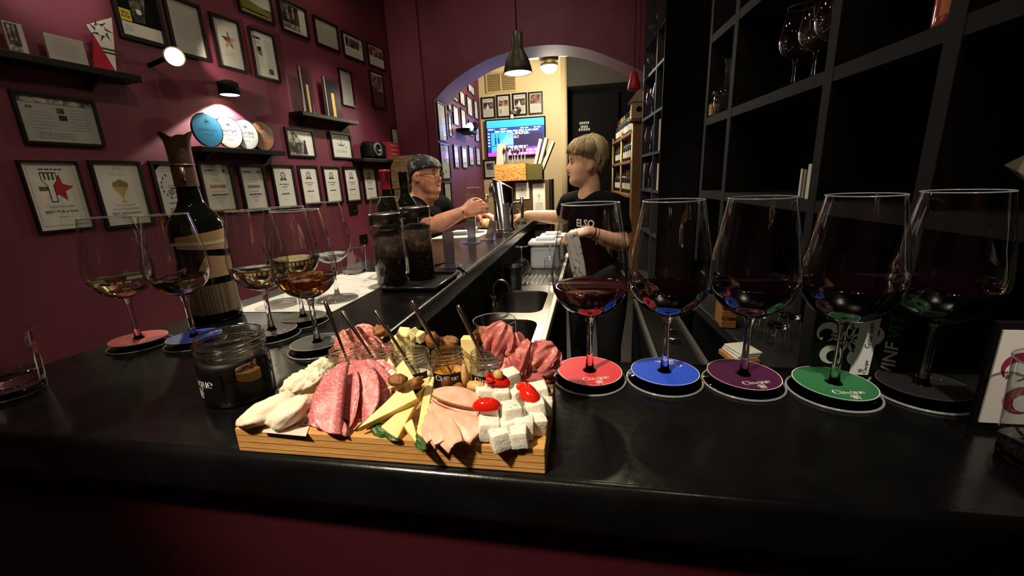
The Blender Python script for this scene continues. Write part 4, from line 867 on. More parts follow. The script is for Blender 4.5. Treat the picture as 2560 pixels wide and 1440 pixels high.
for zi, z in enumerate(FZ):
    for x in (-.26, -.10, .02):
        if (zi + int(x * 100)) % 4 == 1 and x > 0: continue
        P = PR.at(-3.08 + x, CT + z + .0005, 0) + PR.n * (.05 if x != -.10 else .12)
        wineglass(P, ('front', 'rear', 'far')[(-.26, -.10, .02).index(x)] + ' wine glass on the ' + ('lowest', 'second', 'third', 'fourth', 'topmost')[zi] + ' shelf of the farther shelving unit', None, 0, 'wine glasses in the farther shelving unit', 1.0)
for x, z, h_ in ((.265, .13, .22), (.27, .45, .25), (-.37, .13, .24)):
    P = PR.at(-3.08 + x - .02, CT + z + .0005, 0) + PR.n * .02
    t = thing('menu_card', P, 'white menu card on the ' + ('lowest shelf, near side,', 'second shelf, near side,', 'lowest shelf, far side,')[(.22, .25, .24).index(h_)] + ' of the farther shelving unit', 'card', 'white menu cards in the farther unit', PR.th); MB().box(-.02, .02, 0, .006, 0, h_).obj('leaf', PAPER, t); MB().box(-.02, .02, .01, .014, 0, h_ * .95).obj('back_leaf', PAPER2, t)
for i, (px, py) in enumerate(((1890, 838), (1938, 868), (1968, 842), (1925, 815))):
    q = onz(px, py, BZ + .0005); tumbler(q, .034, .075, ('first', 'second', 'third', 'fourth')[i] + ' upturned tumbler of the group on the low back counter', None, .01).rotation_euler = (PI, 0, 0)
for o in [o for o in bpy.data.objects if o.get('label', '').endswith('low back counter') and o.get('category') == 'glass']: o.location.z += .076
# white crumpled napkin cone at the right edge
t = thing('paper_cone', PR.at(-.020, CT + .1655, 0) + PR.n * .12, 'folded white paper cone on the shelf at the right picture edge', 'napkin', None, PR.th)
MB().add([(-.06, 0, 0.075), (.10, .01, .15), (.12, -.03, .02), (.02, .06, 0), (-.06, .004, .078), (.10, .014, .155)] and [(-.09, 0, .13), (.16, .01, .26), (.18, -.03, .03), (.02, .07, 0), (-.09, .004, .134), (.16, .014, .266)], [(0, 2, 1), (4, 5, 3), (0, 3, 2), (1, 2, 3, 5), (0, 1, 5, 4), (0, 4, 3)]).obj('folded_sheet', PAPER, t); t.scale = (.7, .7, .7)
# ---- back room bottle rack
rk = thing('bottle_rack', PR.at(-4.9, 0), 'pale wood bottle rack on gold posts in the room beyond the arch', 'rack', None, PR.th)
RW = mat('rack_wood', '8f6a3c', .55, mix=('6d4d28', 14, .35, .65, (1, 10, 10)))
RZ = [.745, .43, .04]; ORD = ('first', 'second', 'third', 'fourth', 'fifth', 'sixth', 'seventh', 'eighth', 'ninth', 'tenth', 'eleventh')
for z in RZ: MB().box(-.95, .80, 0, .16, CT + z - .035, CT + z, bev=.003, seg=1).obj('shelf', RW, rk)
for x in (-.93, -.05, .79): MB().tube([(x, .02, 0), (x, .02, CT + .80)], .017, 10).obj('post', mat('post_gold', '94804a', .4, metal=.6), rk)
PROTO = [bottle((0, 0, 0), 'x', 'dark', '2a2426', 'd9d3c4', H=.285), bottle((0, 0, 0), 'x', 'brown', '7a2a2a', 'e0dccf', H=.285), bottle((0, 0, 0), 'x', 'green', 'b8a86a', 'c9bfa6', H=.285)]
cnt = 0
for zi, z in enumerate(RZ):
    for k in range(11):
        x = -.88 + k * .155 + rnd.uniform(-.01, .01); P = PR.at(-4.9 + x, CT + z + .0005, 0) + PR.n * .085
        lab = ORD[10 - k] + ' wine bottle on the ' + ('top', 'middle', 'lowest')[zi] + ' shelf of the bottle rack beyond the arch'
        if cnt < 3: o = PROTO[cnt]; o.location = P; o['label'] = lab; o['group'] = 'bottles on the back rack'; o.rotation_euler.z = -1.2
        else: dup(PROTO[rnd.randrange(3)], P, -1.2 + rnd.uniform(-.4, .4), lab, 'bottles on the back rack')
        cnt += 1
P = aty(1588, 292, 4.85); t = thing('birdhouse', (0.50, 4.90, 0), 'woven wooden birdhouse ornament on a post by the right end of the arch', 'ornament'); zt = P.z
MB().box(-.05, .05, -.05, .05, 0, zt - .06).obj('post', RW, t); MB().lathe([(0, zt - .06), (.10, zt - .05), (.11, zt - .03), (0, zt - .025)], 18).obj('tray', RW, t)
MB().box(-.075, .075, -.075, .075, zt - .02, zt + .14, bev=.004).obj('house', mat('wicker', 'a48a66', .7, bump=(90, .8)), t)
MB().prism([(-.11, 0), (.11, 0), (0, .13)], -.09, .09, 0, Matrix.Translation((0, 0, zt + .14)) @ FL).obj('roof', mat('wicker', 'a48a66', .7), t); MB().lathe([(0, 0), (.028, 0), (.028, .002)], 16, 0, Matrix.Translation((0, -.0755, zt + .07)) @ Matrix.Rotation(PI / 2, 4, 'X')).obj('hole', BLACK, t)
P = aty(1585, 205, 4.50); t = thing('red_lantern', (P.x, 4.50, P.z), 'red paper lantern hanging at the right end of the arch', 'lantern')
MB().lathe([(.0, -.065), (.055, -.07), (.062, -.06), (.03, .08), (.012, .092)], 20).obj('shade', mat('lantern_red', 'a81e38', .5), t); MB().tube([(0, 0, .085), (0, 0, CEIL - P.z)], .003, 6).obj('cord', BLACK, t)
# ================================================================== things along the bar
t = thing('placemat', (0, 0, CT), 'white printed paper placemat on the bar under the water glass', 'placemat')
a, b, c = onz(620, 782, CT), onz(832, 780, CT), onz(948, 690, CT)
pm = [(a.x - .05, a.y), (b.x, b.y), (b.x + .008, b.y + .42), (a.x - .01, a.y + .42)]
MB().prism(pm, .0005, .0012).obj('sheet', mat('placemat_white', 'e6e3dc', .7), t)
mb = MB(); q = random.Random(5)
for k in range(70):
    u, v = q.uniform(.12, .95), q.uniform(.03, .97); x = pm[0][0] + u * (pm[1][0] - pm[0][0]); y = pm[0][1] + v * .41; l = q.uniform(.006, .03); g = q.uniform(-.3, .6)
    mb.add([(x, y, .0014), (x + l * math.cos(g), y + l * math.sin(g), .0014), (x + l * math.cos(g) - .001, y + l * math.sin(g) + .0018, .0014), (x - .001, y + .0018, .0014)], [(0, 1, 2, 3)])
o = mb.obj('ink_marks', INKG, t); o['kind'] = 'stuff'
a, b = onz(938, 742, CT), onz(1098, 722, CT); cxx = (a.x + b.x) / 2
t = thing('tray', (cxx, 1.085, CT), 'black rectangular tray holding the two lidded canisters', 'tray'); hw = (b.x - a.x) / 2 + .004
MB().box(-hw, hw, -.105, .085, .001, .006, bev=.002).obj('base', BLACK, t)
mb = MB(); mb.tube([(-hw, -.105, .010), (hw, -.105, .010), (hw, .085, .010), (-hw, .085, .010), (-hw, -.105, .010)], .005, 8); mb.obj('rim', mat('tray_rim', '1a1a1b', .25), t)
for (x, y), H_, lab in (((-.537, 1.040), .195, 'glass canister with brushed lid and dark contents, left of the pair on the tray'), ((-.484, 1.118), .205, 'glass canister with brushed lid and dark contents, right of the pair on the tray')):
    t = thing('canister', (x, y, CT + .0062), lab, 'canister', 'lidded canisters on the tray'); R = .0405
    MB().lathe([(0, .001), (R * .94, .001), (R, .006), (R, H_ - .035), (R * .93, H_ - .026)], 40).obj('glass_body', thin_glass('canister_glass', base=.09), t)
    MB().lathe([(0, .005), (R * .95, .005), (R * .95, H_ * .74), (R * .6, H_ * .77), (0, H_ * .75)], 32).obj('contents', mat('coffee_dark', '3a2a1e', .8, mix=('6a5038', 60, .5, .7), bump=(160, 1.0)), t)
    MB().lathe([(R * 1.0, H_ - .030), (R * 1.03, H_ - .028), (R * 1.03, H_ - .003), (R * 1.0, H_), (R * .8, H_ + .001), (0, H_ + .001)], 40).obj('lid', STEEL, t)
def acrylic(px, py, top, tx, label, lean=0.0):
    q = onz(px, py, CT); h = aty(tx, top, q.y).z - CT; t = thing('menu_holder', q, label, 'holder', 'clear acrylic menu holders along the bar'); t.rotation_euler.z = rnd.uniform(-.2, .2)
    MB().box(-.035, .035, -.03, .03, .0005, .005, bev=.001).obj('foot', ACRYL, t)
    MB().box(-.018, .018, -.005, .005, .005, h, 0, Matrix.Rotation(lean, 4, 'Y'), bev=.001).obj('upright', mat('frosted_acrylic', '807d84', .2, trans=.75, ior=1.45), t)
acrylic(1126, 668, 580, 1126, 'clear acrylic menu holder standing nearest on the bar')
acrylic(1180, 608, 549, 1180, 'clear acrylic menu holder, second along the bar')
acrylic(1222, 600, 549, 1236, 'clear acrylic menu holder leaning to the right', .3)
acrylic(1268, 582, 508, 1266, 'clear acrylic menu holder at the foot of the beer tower')
pts = [onz(*p, CT + .003) for p in ((1085, 664), (1110, 657), (1138, 660), (1168, 684))]; tag(MB().tube([tuple(x) for x in pts], .0028, 6).obj('cable', BLACK), 'thin black cable curling over the bar edge', 'cable')
q = V((-.475, 2.32, CT)); h = aty(1245, 445, 2.32).z - CT; t = thing('beer_tower', q, 'shiny steel beer tower with slanted top on the bar', 'beer tap')
mb = MB(); n = 28; vs = []
for z, r in ((.001, .066), (.012, .064), (.014, .056)): vs += [(r * math.cos(2 * PI * k / n), r * math.sin(2 * PI * k / n), z) for k in range(n)]
vs += [(.056 * math.cos(2 * PI * k / n), .056 * math.sin(2 * PI * k / n), h - .03 - .55 * .056 * math.cos(2 * PI * k / n)) for k in range(n)]
mb.add(vs, [(j * n + k, j * n + (k + 1) % n, (j + 1) * n + (k + 1) % n, (j + 1) * n + k) for j in range(3) for k in range(n)] + [tuple(3 * n + k for k in range(n))], 0, True); mb.obj('column', mat('tower_steel', 'c9c6c4', .12, metal=1), t)
MB().tube([(.05, 0, h * .52), (.105, 0, h * .52)], .008, 10).obj('spout', STEEL, t); MB().tube([(.105, 0, h * .22), (.105, 0, h * .62)], .009, 10).obj('tap_handle', STEELD, t)
MB().tube([(-.05, 0, h * .66), (-.10, .02, h * .66)], .008, 10).obj('spout', STEEL, t); MB().tube([(-.10, .02, h * .40), (-.10, .02, h * .70)], .009, 10).obj('tap_handle', mat('brass', 'a88a52', .3, metal=.8), t)
MB().ball((-.055, -.02, h * .80), (.02, .02, .035)).obj('badge', STEELD, t)
tumbler((-.43, 2.66, CT), .036, .09, 'tumbler right of the beer tower', None)
# menu stand at the end of the bar
y = 3.46; a, b = aty(1284, 452, y), aty(1373, 450, y); zt = aty(1280, 452, y).z
ms = thing('menu_stand', ((a.x + b.x) / 2 - .05, y + .15, 0), 'dark wooden stand with two framed menus at the end of the bar', 'stand'); hw = (b.x - a.x) / 2
MB().box(-.28, .21, -.13, .13, 0, zt).obj('body', mat('stand_wood', '2c2119', .5), ms)
MB().box(.05 - hw, .05 + hw, -.15, -.131, CT - .10, zt, bev=.003).obj('frame', mat('stand_frame', '4a3a24', .5), ms)
for x0, x1, z0, z1 in ((.05 - hw + .015, .03, zt - .15, zt - .02), (.06, .05 + hw - .035, zt - .27, zt - .03)):
    o = MB().box(x0, x1, -.154, -.151, z0, z1).obj('menu_sheet', PAPER, ms); sh = Sheet(x1 - x0, z1 - z0, 0); st_menu(sh); p_ = sh.mb.obj('print', PM, o); p_.location = ((x0 + x1) / 2, -.1545, z0)
a, b = aty(1237, 412, y - .03), aty(1315, 408, y - .03)
OSB = voro('osb', 'c18a48', '8a5a26', 30, .52, .6, 0, .5, (1, .3, 2.5))
t = thing('osb_box', ((a.x + b.x) / 2, y + .05, zt + .0005), 'pale chipboard box standing on the menu stand', 'box'); hw = (b.x - a.x) / 2; hb = a.z - zt
for s_, nm in ((-.10, 'front_board'), (.09, 'back_board')): MB().box(-hw, hw, s_, s_ + .012, 0, hb).obj(nm, OSB, t)
for x in (-hw, hw - .012): MB().box(x, x + .012, -.088, .09, 0, hb).obj('side_board', OSB, t)
MB().box(-hw + .012, hw - .012, -.088, .09, 0, .01).obj('base', OSB, t)
bxx = (a.x + b.x) / 2
c0, c1 = aty(1317, 412, y - .03), aty(1355, 412, y - .03)
t = thing('metal_bucket', ((c0.x + c1.x) / 2, y + .04, zt + .0005), 'olive metal caddy standing beside the chipboard box', 'bucket'); hw2 = (c1.x - c0.x) / 2
for x0, x1, y0, y1 in ((-hw2, hw2, -.08, -.076), (-hw2, hw2, .076, .08), (-hw2, -hw2 + .004, -.076, .076), (hw2 - .004, hw2, -.076, .076)): MB().box(x0, x1, y0, y1, 0, hb - .01).obj('side', mat('olive_metal', '5d5730', .4, metal=.4), t)
MB().box(-hw2 + .004, hw2 - .004, -.076, .076, 0, .004).obj('base', mat('olive_metal', '5d5730', .4), t)
for i, (x, ln, tl_, lab) in enumerate(((bxx - .10, .27, .12, 'grey menu card standing up out of the chipboard box'), (bxx + .17, .30, .26, 'first menu leaning right out of the olive caddy'), (bxx + .20, .31, .30, 'second menu leaning right out of the olive caddy'), (bxx + .225, .29, .42, 'outermost menu leaning right out of the olive caddy'))):
    tag(MB().box(-.035 if i == 0 else -.012, .035 if i == 0 else .012, -.05 + .0, .05, 0, ln, 0, Matrix.Rotation(tl_, 4, 'Y'), bev=.001, seg=1).obj('menu', mat('menu_grey', 'a39c98', .5), None, (x, y + .04, zt + .02)), lab, 'menu', 'menus stuck in the caddies')
for k in range(7):
    x = bxx - .05 + k * .027; hh = .12 + .05 * rnd.random(); t = thing('spoon', (x, y + rnd.uniform(-.03, .06), zt + .012), ORD[k] + ' steel spoon from the left standing in the chipboard box', 'spoon', 'spoons in the chipboard box'); MB().tube([(0, 0, 0), (.004, 0, hb + hh * .5)], .003, 6).obj('handle', STEEL, t); MB().ball((.004, 0, hb + hh * .5 + .02), (.013, .006, .022), seg=12, rings=8).obj('bowl', STEEL, t)
# papers, plate and food in front of the man
a = onz(1075, 602, CT)
tag(MB().prism([(-.79, 1.98), (-.55, 2.02), (-.52, 2.36), (-.765, 2.34)], .0005, .0015).obj('paper_sheet', mat('placemat_white', 'e6e3dc', .7), None, (0, 0, CT)), 'white paper placemat lying on the bar before the man', 'placemat')
tag(MB().box(-.06, .06, -.04, .04, 0, .012, bev=.003).obj('notebook', mat('book_grey', '55534f', .5), None, (-.70, 2.12, CT + .0017), (0, 0, .3)), 'grey notebook lying on the placemat before the man', 'book')
t = thing('serving_plate', (-.57, 2.44, CT + .001), 'small serving plate of meats before the man', 'plate'); MB().lathe([(0, .001), (.07, .001), (.11, .012), (.112, .014), (.07, .006), (0, .005)], 32).obj('dish', mat('plate_wood', '8f6b3f', .5), t)
# bench things
def tub(x, y, w_, label):
    t = thing('plastic_tub', (x, y, BZ + .0005), label, 'tub', 'white lidded tubs on the bench'); WT = mat('tub_white', 'b4b8be', .35)
    MB().box(-w_ / 2 * .9, w_ / 2 * .9, -.07, .07, 0, .14, bev=.02, seg=4).obj('body', WT, t); MB().box(-w_ / 2, w_ / 2, -.08, .08, .141, .165, bev=.008, seg=3).obj('lid', mat('lid_white', 'e4e6e6', .35), t); MB().box(-w_ * .3, w_ * .3, -.03, .03, .165, .182, bev=.006, seg=2).obj('lid_grip', mat('lid_white', 'e4e6e6', .35), t)
tub(-.262, 2.48, .19, 'white lidded tub on the bench behind the upturned glasses'); tub(-.235, 2.72, .17, 'second white lidded tub, half behind the red wine glass')
wineglass((-.362, 2.20, BZ + .0005), 'upturned small wine glass draining on the bench, left one', None, 0, 'upturned glasses on the bench', .72, inv=True)
wineglass((-.215, 2.27, BZ + .0005), 'upturned small wine glass draining on the bench, before the white tub', None, 0, 'upturned glasses on the bench', .72, inv=True)
# ---- right end: black display box and card
t = thing('display_box', (.346, .583, CT), 'black display box with white flower and lettering behind the green coaster', 'box'); x0, x1 = .288 - .346, .415 - .346
MB().box(x0, x1, -.012, .02, .0005, .135, bev=.002).obj('carton', mat('box_black', '0b0d0c', .35), t)
mb = MB(); f = lambda x, z: (x, -.0128, z); f2 = lambda x, z: (x, -.0132, z); f3 = lambda x, z: (x, -.0126, z)
mb.add([f3(-.010, .006), f3(.012, .006), f3(.016, .098), f3(-.006, .098)], [(0, 1, 2, 3)], 0); mb.obj('white_label', mat('vp_white', 'e6e8e4', .5), t); mb = MB()
put2d(mb, BIGFLOWER, lambda x, z: (x, -.01235, z), .038, 0, -.017, .054); mb.obj('flower_print', mat('vp_white', 'e6e8e4', .5), t); mb = MB()
puttext(mb, 'VINF', f, .0155, 0, .0400, .030, .02, PI / 2, None, .2); puttext(mb, 'VIT', f, .0155, 1, .0400, .074, .02, PI / 2, None, .2)
puttext(mb, 'Guardian of', f2, .0065, 2, .0085, .066, 0, PI / 2); put2d(mb, WORD, f2, .0045, 2, .008, .018, None, PI / 2); put2d(mb, FLOWER, f2, .003, 2, .002, .012)
mb.obj('lettering', [mat('vp_white', 'e6e8e4', .5), mat('vp_green', '1f7a44', .5), INK], t)
t = thing('sign_card', (.425, .462, CT), 'white card sign with a burgundy curled flower at the right end', 'sign', None, 0.0)
MB().box(-.032, .06, .0, .006, .0005, .118, bev=.001).obj('holder', BLACK, t); MB().box(-.028, .056, -.002, -.0002, .009, .110).obj('card', mat('card_white', 'dedad4', .6), t)
mb = MB(); put2d(mb, BIGFLOWER, lambda x, z: (x, -.0024, z), .044, 0, .022, .060); mb.obj('print', mat('burg_ink', '8a2440', .6), t)
# ================================================================== serving board and food
BT = CT + 0.0285
bd = thing('serving_board', (-.3735, .3315, CT), 'thick pale wooden serving board loaded with meats and cheeses', 'board', None, 0.014)
BW = mat('board_wood', 'd8a662', .5, mix=('c48c4a', 22, .35, .75, (1, 9, 9)), bump=(70, .25, (1, 12, 12)))
for k in range(7): MB().box(0.0, .333, k * .0213 + .0002, (k + 1) * .0213 - .0002, .0005, .0283 - (k % 2) * .0002, bev=.0012).obj('plank', BW, bd)
mb = MB()
for z in (.006, .013, .021): mb.box(.001, .332, -.0002, .0002, z, z + .0005)
mb.obj('grain_grooves', mat('board_groove', 'a3703a', .6), bd)
def food(name, mb, mats, label, cat, group=None):
    n = len(mb.v); cx = sum(p[0] for p in mb.v) / n; cy_ = sum(p[1] for p in mb.v) / n; zz = min(p[2] for p in mb.v)
    mb.v = [(x - cx, y - cy_, z - zz) for x, y, z in mb.v]
    return tag(mb.obj(name, mats, None, (cx, cy_, zz)), label, cat, group)
def leaf(mb, A, B, W, N=(0, -.45, .9), arch=.004, bulge=0.0, t=.0014, rip=0.0, sd=0, tip=.12, end=.92, pw=.7, nu=18, nv=12, rim=0, skew=0.0, rag=0.0):
    A, B, N = V(A), V(B), V(N).normalized(); d = (B - A); sdv = d.normalized().cross(N).normalized(); N = sdv.cross(d.normalized()).normalized(); top = []
    for i in range(nu + 1):
        u = i / nu; w0 = W * max(.03, math.sin(PI * (tip + (end - tip) * u))) ** pw
        for j in range(nv + 1):
            v = -1 + 2 * j / nv; w_ = w0 * (1 + rag * mnoise.noise(V((u * 6 + sd, (1 if v > 0 else -1) * 3, 2)))); p = A + d * u + sdv * (v * w_ + skew * math.sin(PI * u)) + N * (arch * (1 - v * v) + bulge * math.sin(PI * u))
            if rip: p += N * rip * (math.sin(v * 7 + sd + u * 3) * .6 + math.sin(v * 13 + 2 * sd) * .3) * (.4 + u)
            q = mnoise.noise(V((u * 3 + sd, v * 2, sd))) ; top.append((p + N * q * .0022 + sdv * q * .0012, N))
    nvv = nv + 1; vs = [p for p, _ in top] + [p - n * t for p, n in top]; o = len(top); fs = []; sf = []
    for i in range(nu):
        for j in range(nv): a = i * nvv + j; fs += [(a, a + 1, a + nvv + 1, a + nvv), (o + a, o + a + nvv, o + a + nvv + 1, o + a + 1)]
    edge = [j for j in range(nv + 1)] + [i * nvv + nv for i in range(1, nu + 1)] + [nu * nvv + j for j in range(nv - 1, -1, -1)] + [i * nvv for i in range(nu - 1, 0, -1)]
    for k in range(len(edge)): a, b = edge[k], edge[(k + 1) % len(edge)]; sf.append((a, o + a, o + b, b))
    k0 = len(mb.v); mb.add(vs, fs, 0, True); mb.f += [tuple(i + k0 for i in f) for f in sf]; mb.m += [rim] * len(sf); mb.sm += [False] * len(sf); return mb
def lump(mb, c, size, rot=(0, 0, 0), amp=.15, fr=3.0, sd=0, seg=20, rings=14, mi=0, sub=1.0):
    T = Matrix.Translation(c) @ Matrix.Rotation(rot[2], 4, 'Z') @ Matrix.Rotation(rot[1], 4, 'Y') @ Matrix.Rotation(rot[0], 4, 'X'); m = MB(); m.ball((0, 0, 0), 1.0, seg=seg, rings=rings)
    vs = []
    for p in m.v:
        p = V(p); n = mnoise.noise(p * fr + V((sd * 7.1, sd * 3.3, 0))) + .5 * mnoise.noise(p * fr * 2.3 + V((sd, 5, 1))); q = p * (1 + amp * n); vs.append((q.x * size[0], q.y * size[1], q.z * size[2]))
    mb.add(vs, m.f, mi, True, T); return mb
SAL = voro('salami', 'bf6468', 'e6b0a8', 420, .57, .34, .12, .25)
SAL2 = voro('salami_fatty', 'd0706a', 'f2c6b8', 230, .53, .35, .12, .3)
HAM = voro('cured_ham', 'b8625f', 'd99a90', 70, .58, .4, .12, .2); HAMB = mat('ham_rim', '9c6656', .5)
WCH = mat('white_cheese', 'ecdcc4', .55, sss=.2, bump=(260, .5), mix=('e0c8aa', 70, .5, .75)); YCH = mat('yellow_cheese', 'f0dc98', .42, sss=.2, bump=(180, .15), mix=('ead084', 40, .45, .7)); YRIND = mat('cheese_side', 'e6cb80', .5, sss=.15, bump=(220, .3))
FET = mat('feta', 'f0eadb', .6, sss=.2, bump=(300, .4), mix=('dcd2bc', 140, .55, .75)); TUR = mat('turkey_meat', 'e0a88c', .45, sss=.25, mix=('e8bda6', 60, .4, .65), bump=(200, .15)); TURR = mat('turkey_rim', 'b06c36', .5, mix=('804820', 200, .5, .7))
TOM = mat('tomato_skin', 'cf1f12', .12, sss=.15, coat=.4); TOMC = mat('tomato_flesh', 'd8432c', .25, sss=.2); NUT = mat('walnut', '9a6430', .55, mix=('6d4018', 220, .4, .65), bump=(240, .8)); PEA = mat('peanut', 'd0a468', .5, bump=(200, .3))
HERB = mat('leaf_green', '24451c', .45, mix=('3f6a28', 90, .4, .65)); SPEC = mat('herb_flakes', '4b5224', .8)
def W_(px, py, h): return onz(px, py, BT + h)
# paper liner
P4 = [W_(655, 1082, 0), W_(765, 1092, 0), W_(790, 1020, 0), W_(690, 1035, 0)]
mb = MB(); mb.prism([(p.x, p.y) for p in P4], BT + .0004, BT + .0008); o = food('paper_liner', mb, mat('liner', 'e4cfc0', .7), 'printed paper liner peeping out between white cheese and salami', 'paper')
mb = MB()
for k in range(6): mb.box(-.004, .004, -.0006, .0006, .0005, .0007, 0, Matrix.Translation((.02 + .002 * k, -.006 + .005 * k, 0)))
mb.obj('print', INK, o)
# white cheese folds
for i, (A, B, w_, lab) in enumerate(((W_(600, 1058, .007), W_(742, 992, .022), .018, 'long white cheese piece at the left front of the board'), (W_(672, 1062, .006), W_(775, 1000, .024), .017, 'smooth white cheese piece next to the salami'), (W_(706, 985, .022), W_(815, 930, .034), .013, 'crumbly white cheese piece at the back left of the board'), (W_(758, 968, .026), W_(826, 935, .034), .012, 'small crumbly white cheese piece against the first small jar'), (W_(770, 938, .022), W_(832, 910, .030), .010, 'pale greenish cheese wedge behind the crumbly pieces'))):
    c = (A + B) / 2; d = B - A; mb = MB(); lump(mb, c, (d.length * .54, w_, .012 if i < 2 else .013), (0, -math.asin(d.z / d.length), math.atan2(d.y, d.x)), .16 if i < 2 else .34, 1.6 if i < 2 else 3.2, i, 30, 20)
    food('white_cheese', mb, WCH if i < 4 else mat('pale_cheese', 'dfe0bd', .5, sss=.2), lab, 'cheese', 'white cheese pieces')
# front salami fan: thin round slices folded in half, creases fanned out from the jars
def fold(mb, A, B, side, N, h=.004, wid=.8, t=.0013, sd=0, droop=.0, nu=22, nv=20, open_=1.0):
    """disc folded along the crease A-B; the half disc bulges to side"""
    A, B, N = V(A), V(B), V(N).normalized(); d = (B - A); L = d.length / 2; c = (A + B) / 2; d.normalize(); s_ = d.cross(N).normalized(); N = s_.cross(d).normalized(); s_ = s_ * side; vs = []; nn = []
    for i in range(nu + 1):
        p = -math.cos(PI * i / nu); lim = math.sqrt(max(1 - p * p, 0.0)) + .02
        for j in range(nv + 1):
            q = (-1 + 2 * j / nv) * lim; aq = abs(q); sg = 1 if q >= 0 else -1; n1 = mnoise.noise(V((p * 2.2 + sd, q * 2.2, sd))); n2 = mnoise.noise(V((p * 5 + sd, q * 5, sd + 9)))
            hh = sg * h * (1 - math.exp(-aq / .10)) * (1 + open_ * aq * (.6 + .5 * p)) + .0035 * n1 * aq * (1 if sg > 0 else .6) + .0012 * n2 * aq
            vs.append(c + d * (p * L) + s_ * (aq * L * wid * (1 + .05 * n2)) + N * (hh - droop * p * p)); nn.append(N * sg)
    k = nv + 1; o = len(vs); allv = vs + [v - n * t for v, n in zip(vs, nn)]; fs = []
    for i in range(nu):
        for j in range(nv): a = i * k + j; fs += [(a, a + 1, a + k + 1, a + k), (o + a, o + a + k, o + a + k + 1, o + a + 1)]
    edge = list(range(k)) + [i * k + nv for i in range(1, nu + 1)] + [nu * k + j for j in range(nv - 1, -1, -1)] + [i * k for i in range(nu - 1, 0, -1)]
    for q in range(len(edge)): a, b = edge[q], edge[(q + 1) % len(edge)]; fs.append((a, o + a, o + b, b))
    return mb.add(allv, fs, 0, True)
for i, (a, b, sd_, wd_, h_, N, mt, lab) in enumerate((
        ((890, 905, .044), (900, 1050, .003), 1, .75, .003, (0, -.6, .8), SAL, 'salami slice lying underneath the left of the front fan'),
        ((880, 905, .042), (905, 1045, .003), -1, .75, .003, (.1, -.6, .8), SAL, 'salami slice lying underneath the right of the front fan'),
        ((932, 906, .046), (985, 985, .020), -1, .62, .004, (.35, -.55, .8), SAL2, 'bright salami slice tucked behind the yellow cheese'),
        ((908, 903, .050), (952, 1030, .008), -1, .60, .006, (.45, -.6, .8), SAL, 'salami slice at the back right of the front fan'),
        ((845, 925, .045), (800, 1070, .006), 1, .62, .005, (-.45, -.5, .8), SAL, 'folded salami slice at the left side of the front fan'),
        ((884, 906, .053), (905, 1065, .007), -1, .62, .007, (.35, -.7, .75), SAL, 'folded salami slice right of the large one in the fan'),
        ((870, 904, .055), (850, 1084, .006), 1, .80, .005, (-.15, -.6, .8), SAL, 'large salami slice in the middle of the front fan'),
        ((882, 925, .050), (872, 1070, .006), -1, .34, .005, (.25, -.75, .7), SAL, 'small rolled salami slice low in the front fan'),
        ((768, 1058, .005), (862, 1088, .004), -1, .55, .003, (0, -.3, .95), SAL, 'salami slice folded flat at the foot of the fan'))):
    mb = MB(); fold(mb, W_(*a), W_(*b), sd_, N, h_, wd_, sd=i * 3.1 + 1, droop=.002, open_=.9)
    food('salami_slice', mb, mt, lab, 'salami', 'salami slices of the front fan')
# back salami mound: folded slices standing on their creases
for i, (x0, x1, yy, z0, wd_, lean, lab) in enumerate(((838, 902, .476, .030, 1.5, .25, 'salami slice curled at the left of the mound behind the jars'), (862, 950, .480, .034, 1.15, .1, 'large marbled salami slice on the mound behind the jars'), (905, 955, .474, .030, 1.35, .3, 'salami slice at the right of the mound behind the jars'), (960, 984, .482, .026, 2.1, .2, 'narrow salami strip standing up behind the third spoon'))):
    a = aty(x0, 868, yy); b = aty(x1, 868, yy + .003); a.z = b.z = BT + z0; mb = MB(); fold(mb, a, b, -1, (.1 * (i - 1), -1, lean), .005, wd_, sd=i * 4.7, open_=1.4)
    mb.box((a.x + b.x) / 2 - .004, (a.x + b.x) / 2 + .004, yy - .002, yy + .004, BT + .0003, BT + z0 + .003)
    food('salami_slice', mb, SAL2, lab, 'salami', 'salami slices of the back mound')
# cheese
def plate(name, pts, th, label, mats=None, grp='yellow cheese slices', back=None):
    pts = [V(p) for p in pts]; n = (pts[1] - pts[0]).cross(pts[2] - pts[0]).normalized()
    if n.dot(CAMC - pts[0]) < 0: pts.reverse(); n = -n
    bm = bmesh.new(); a = [bm.verts.new(p) for p in pts]; b = [bm.verts.new(p - n * th) for p in pts]; k = len(pts)
    f0 = bm.faces.new(a); bm.faces.new(b[::-1]); f0.material_index = 0
    for i in range(k): f = bm.faces.new((a[i], b[i], b[(i + 1) % k], a[(i + 1) % k])); f.material_index = 1
    bmesh.ops.bevel(bm, geom=bm.edges[:], offset=.0009, segments=2, profile=.5, affect='EDGES'); bmesh.ops.subdivide_edges(bm, edges=[e for e in bm.edges if e.calc_length() > .01], cuts=3, use_grid_fill=True)
    for v in bm.verts: v.co += V((mnoise.noise(v.co * 90), mnoise.noise(v.co * 90 + V((3, 1, 2))), mnoise.noise(v.co * 90 + V((7, 4, 1))))) * .0007
    bm.verts.index_update(); mb = MB(); mb.add([v.co.copy() for v in bm.verts], [[v.index for v in f.verts] for f in bm.faces]); mb.m = [f.material_index for f in bm.faces]; bm.free()
    return food(name, mb, mats or [YCH, YRIND], label, 'cheese', grp)
plate('cheese_slice', [W_(1008, 899, .048), W_(1036, 944, .036), W_(920, 994, .022)], .007, 'yellow cheese triangle at the top of the cheese fan')
plate('cheese_slice', [W_(1021, 949, .040), W_(1044, 996, .028), W_(893, 1072, .010)], .008, 'large yellow cheese triangle in the middle of the cheese fan')
plate('cheese_slice', [W_(952, 1067, .010), W_(993, 1096, .004), W_(1066, 960, .030)], .008, 'yellow cheese triangle pointing down at the front of the board')
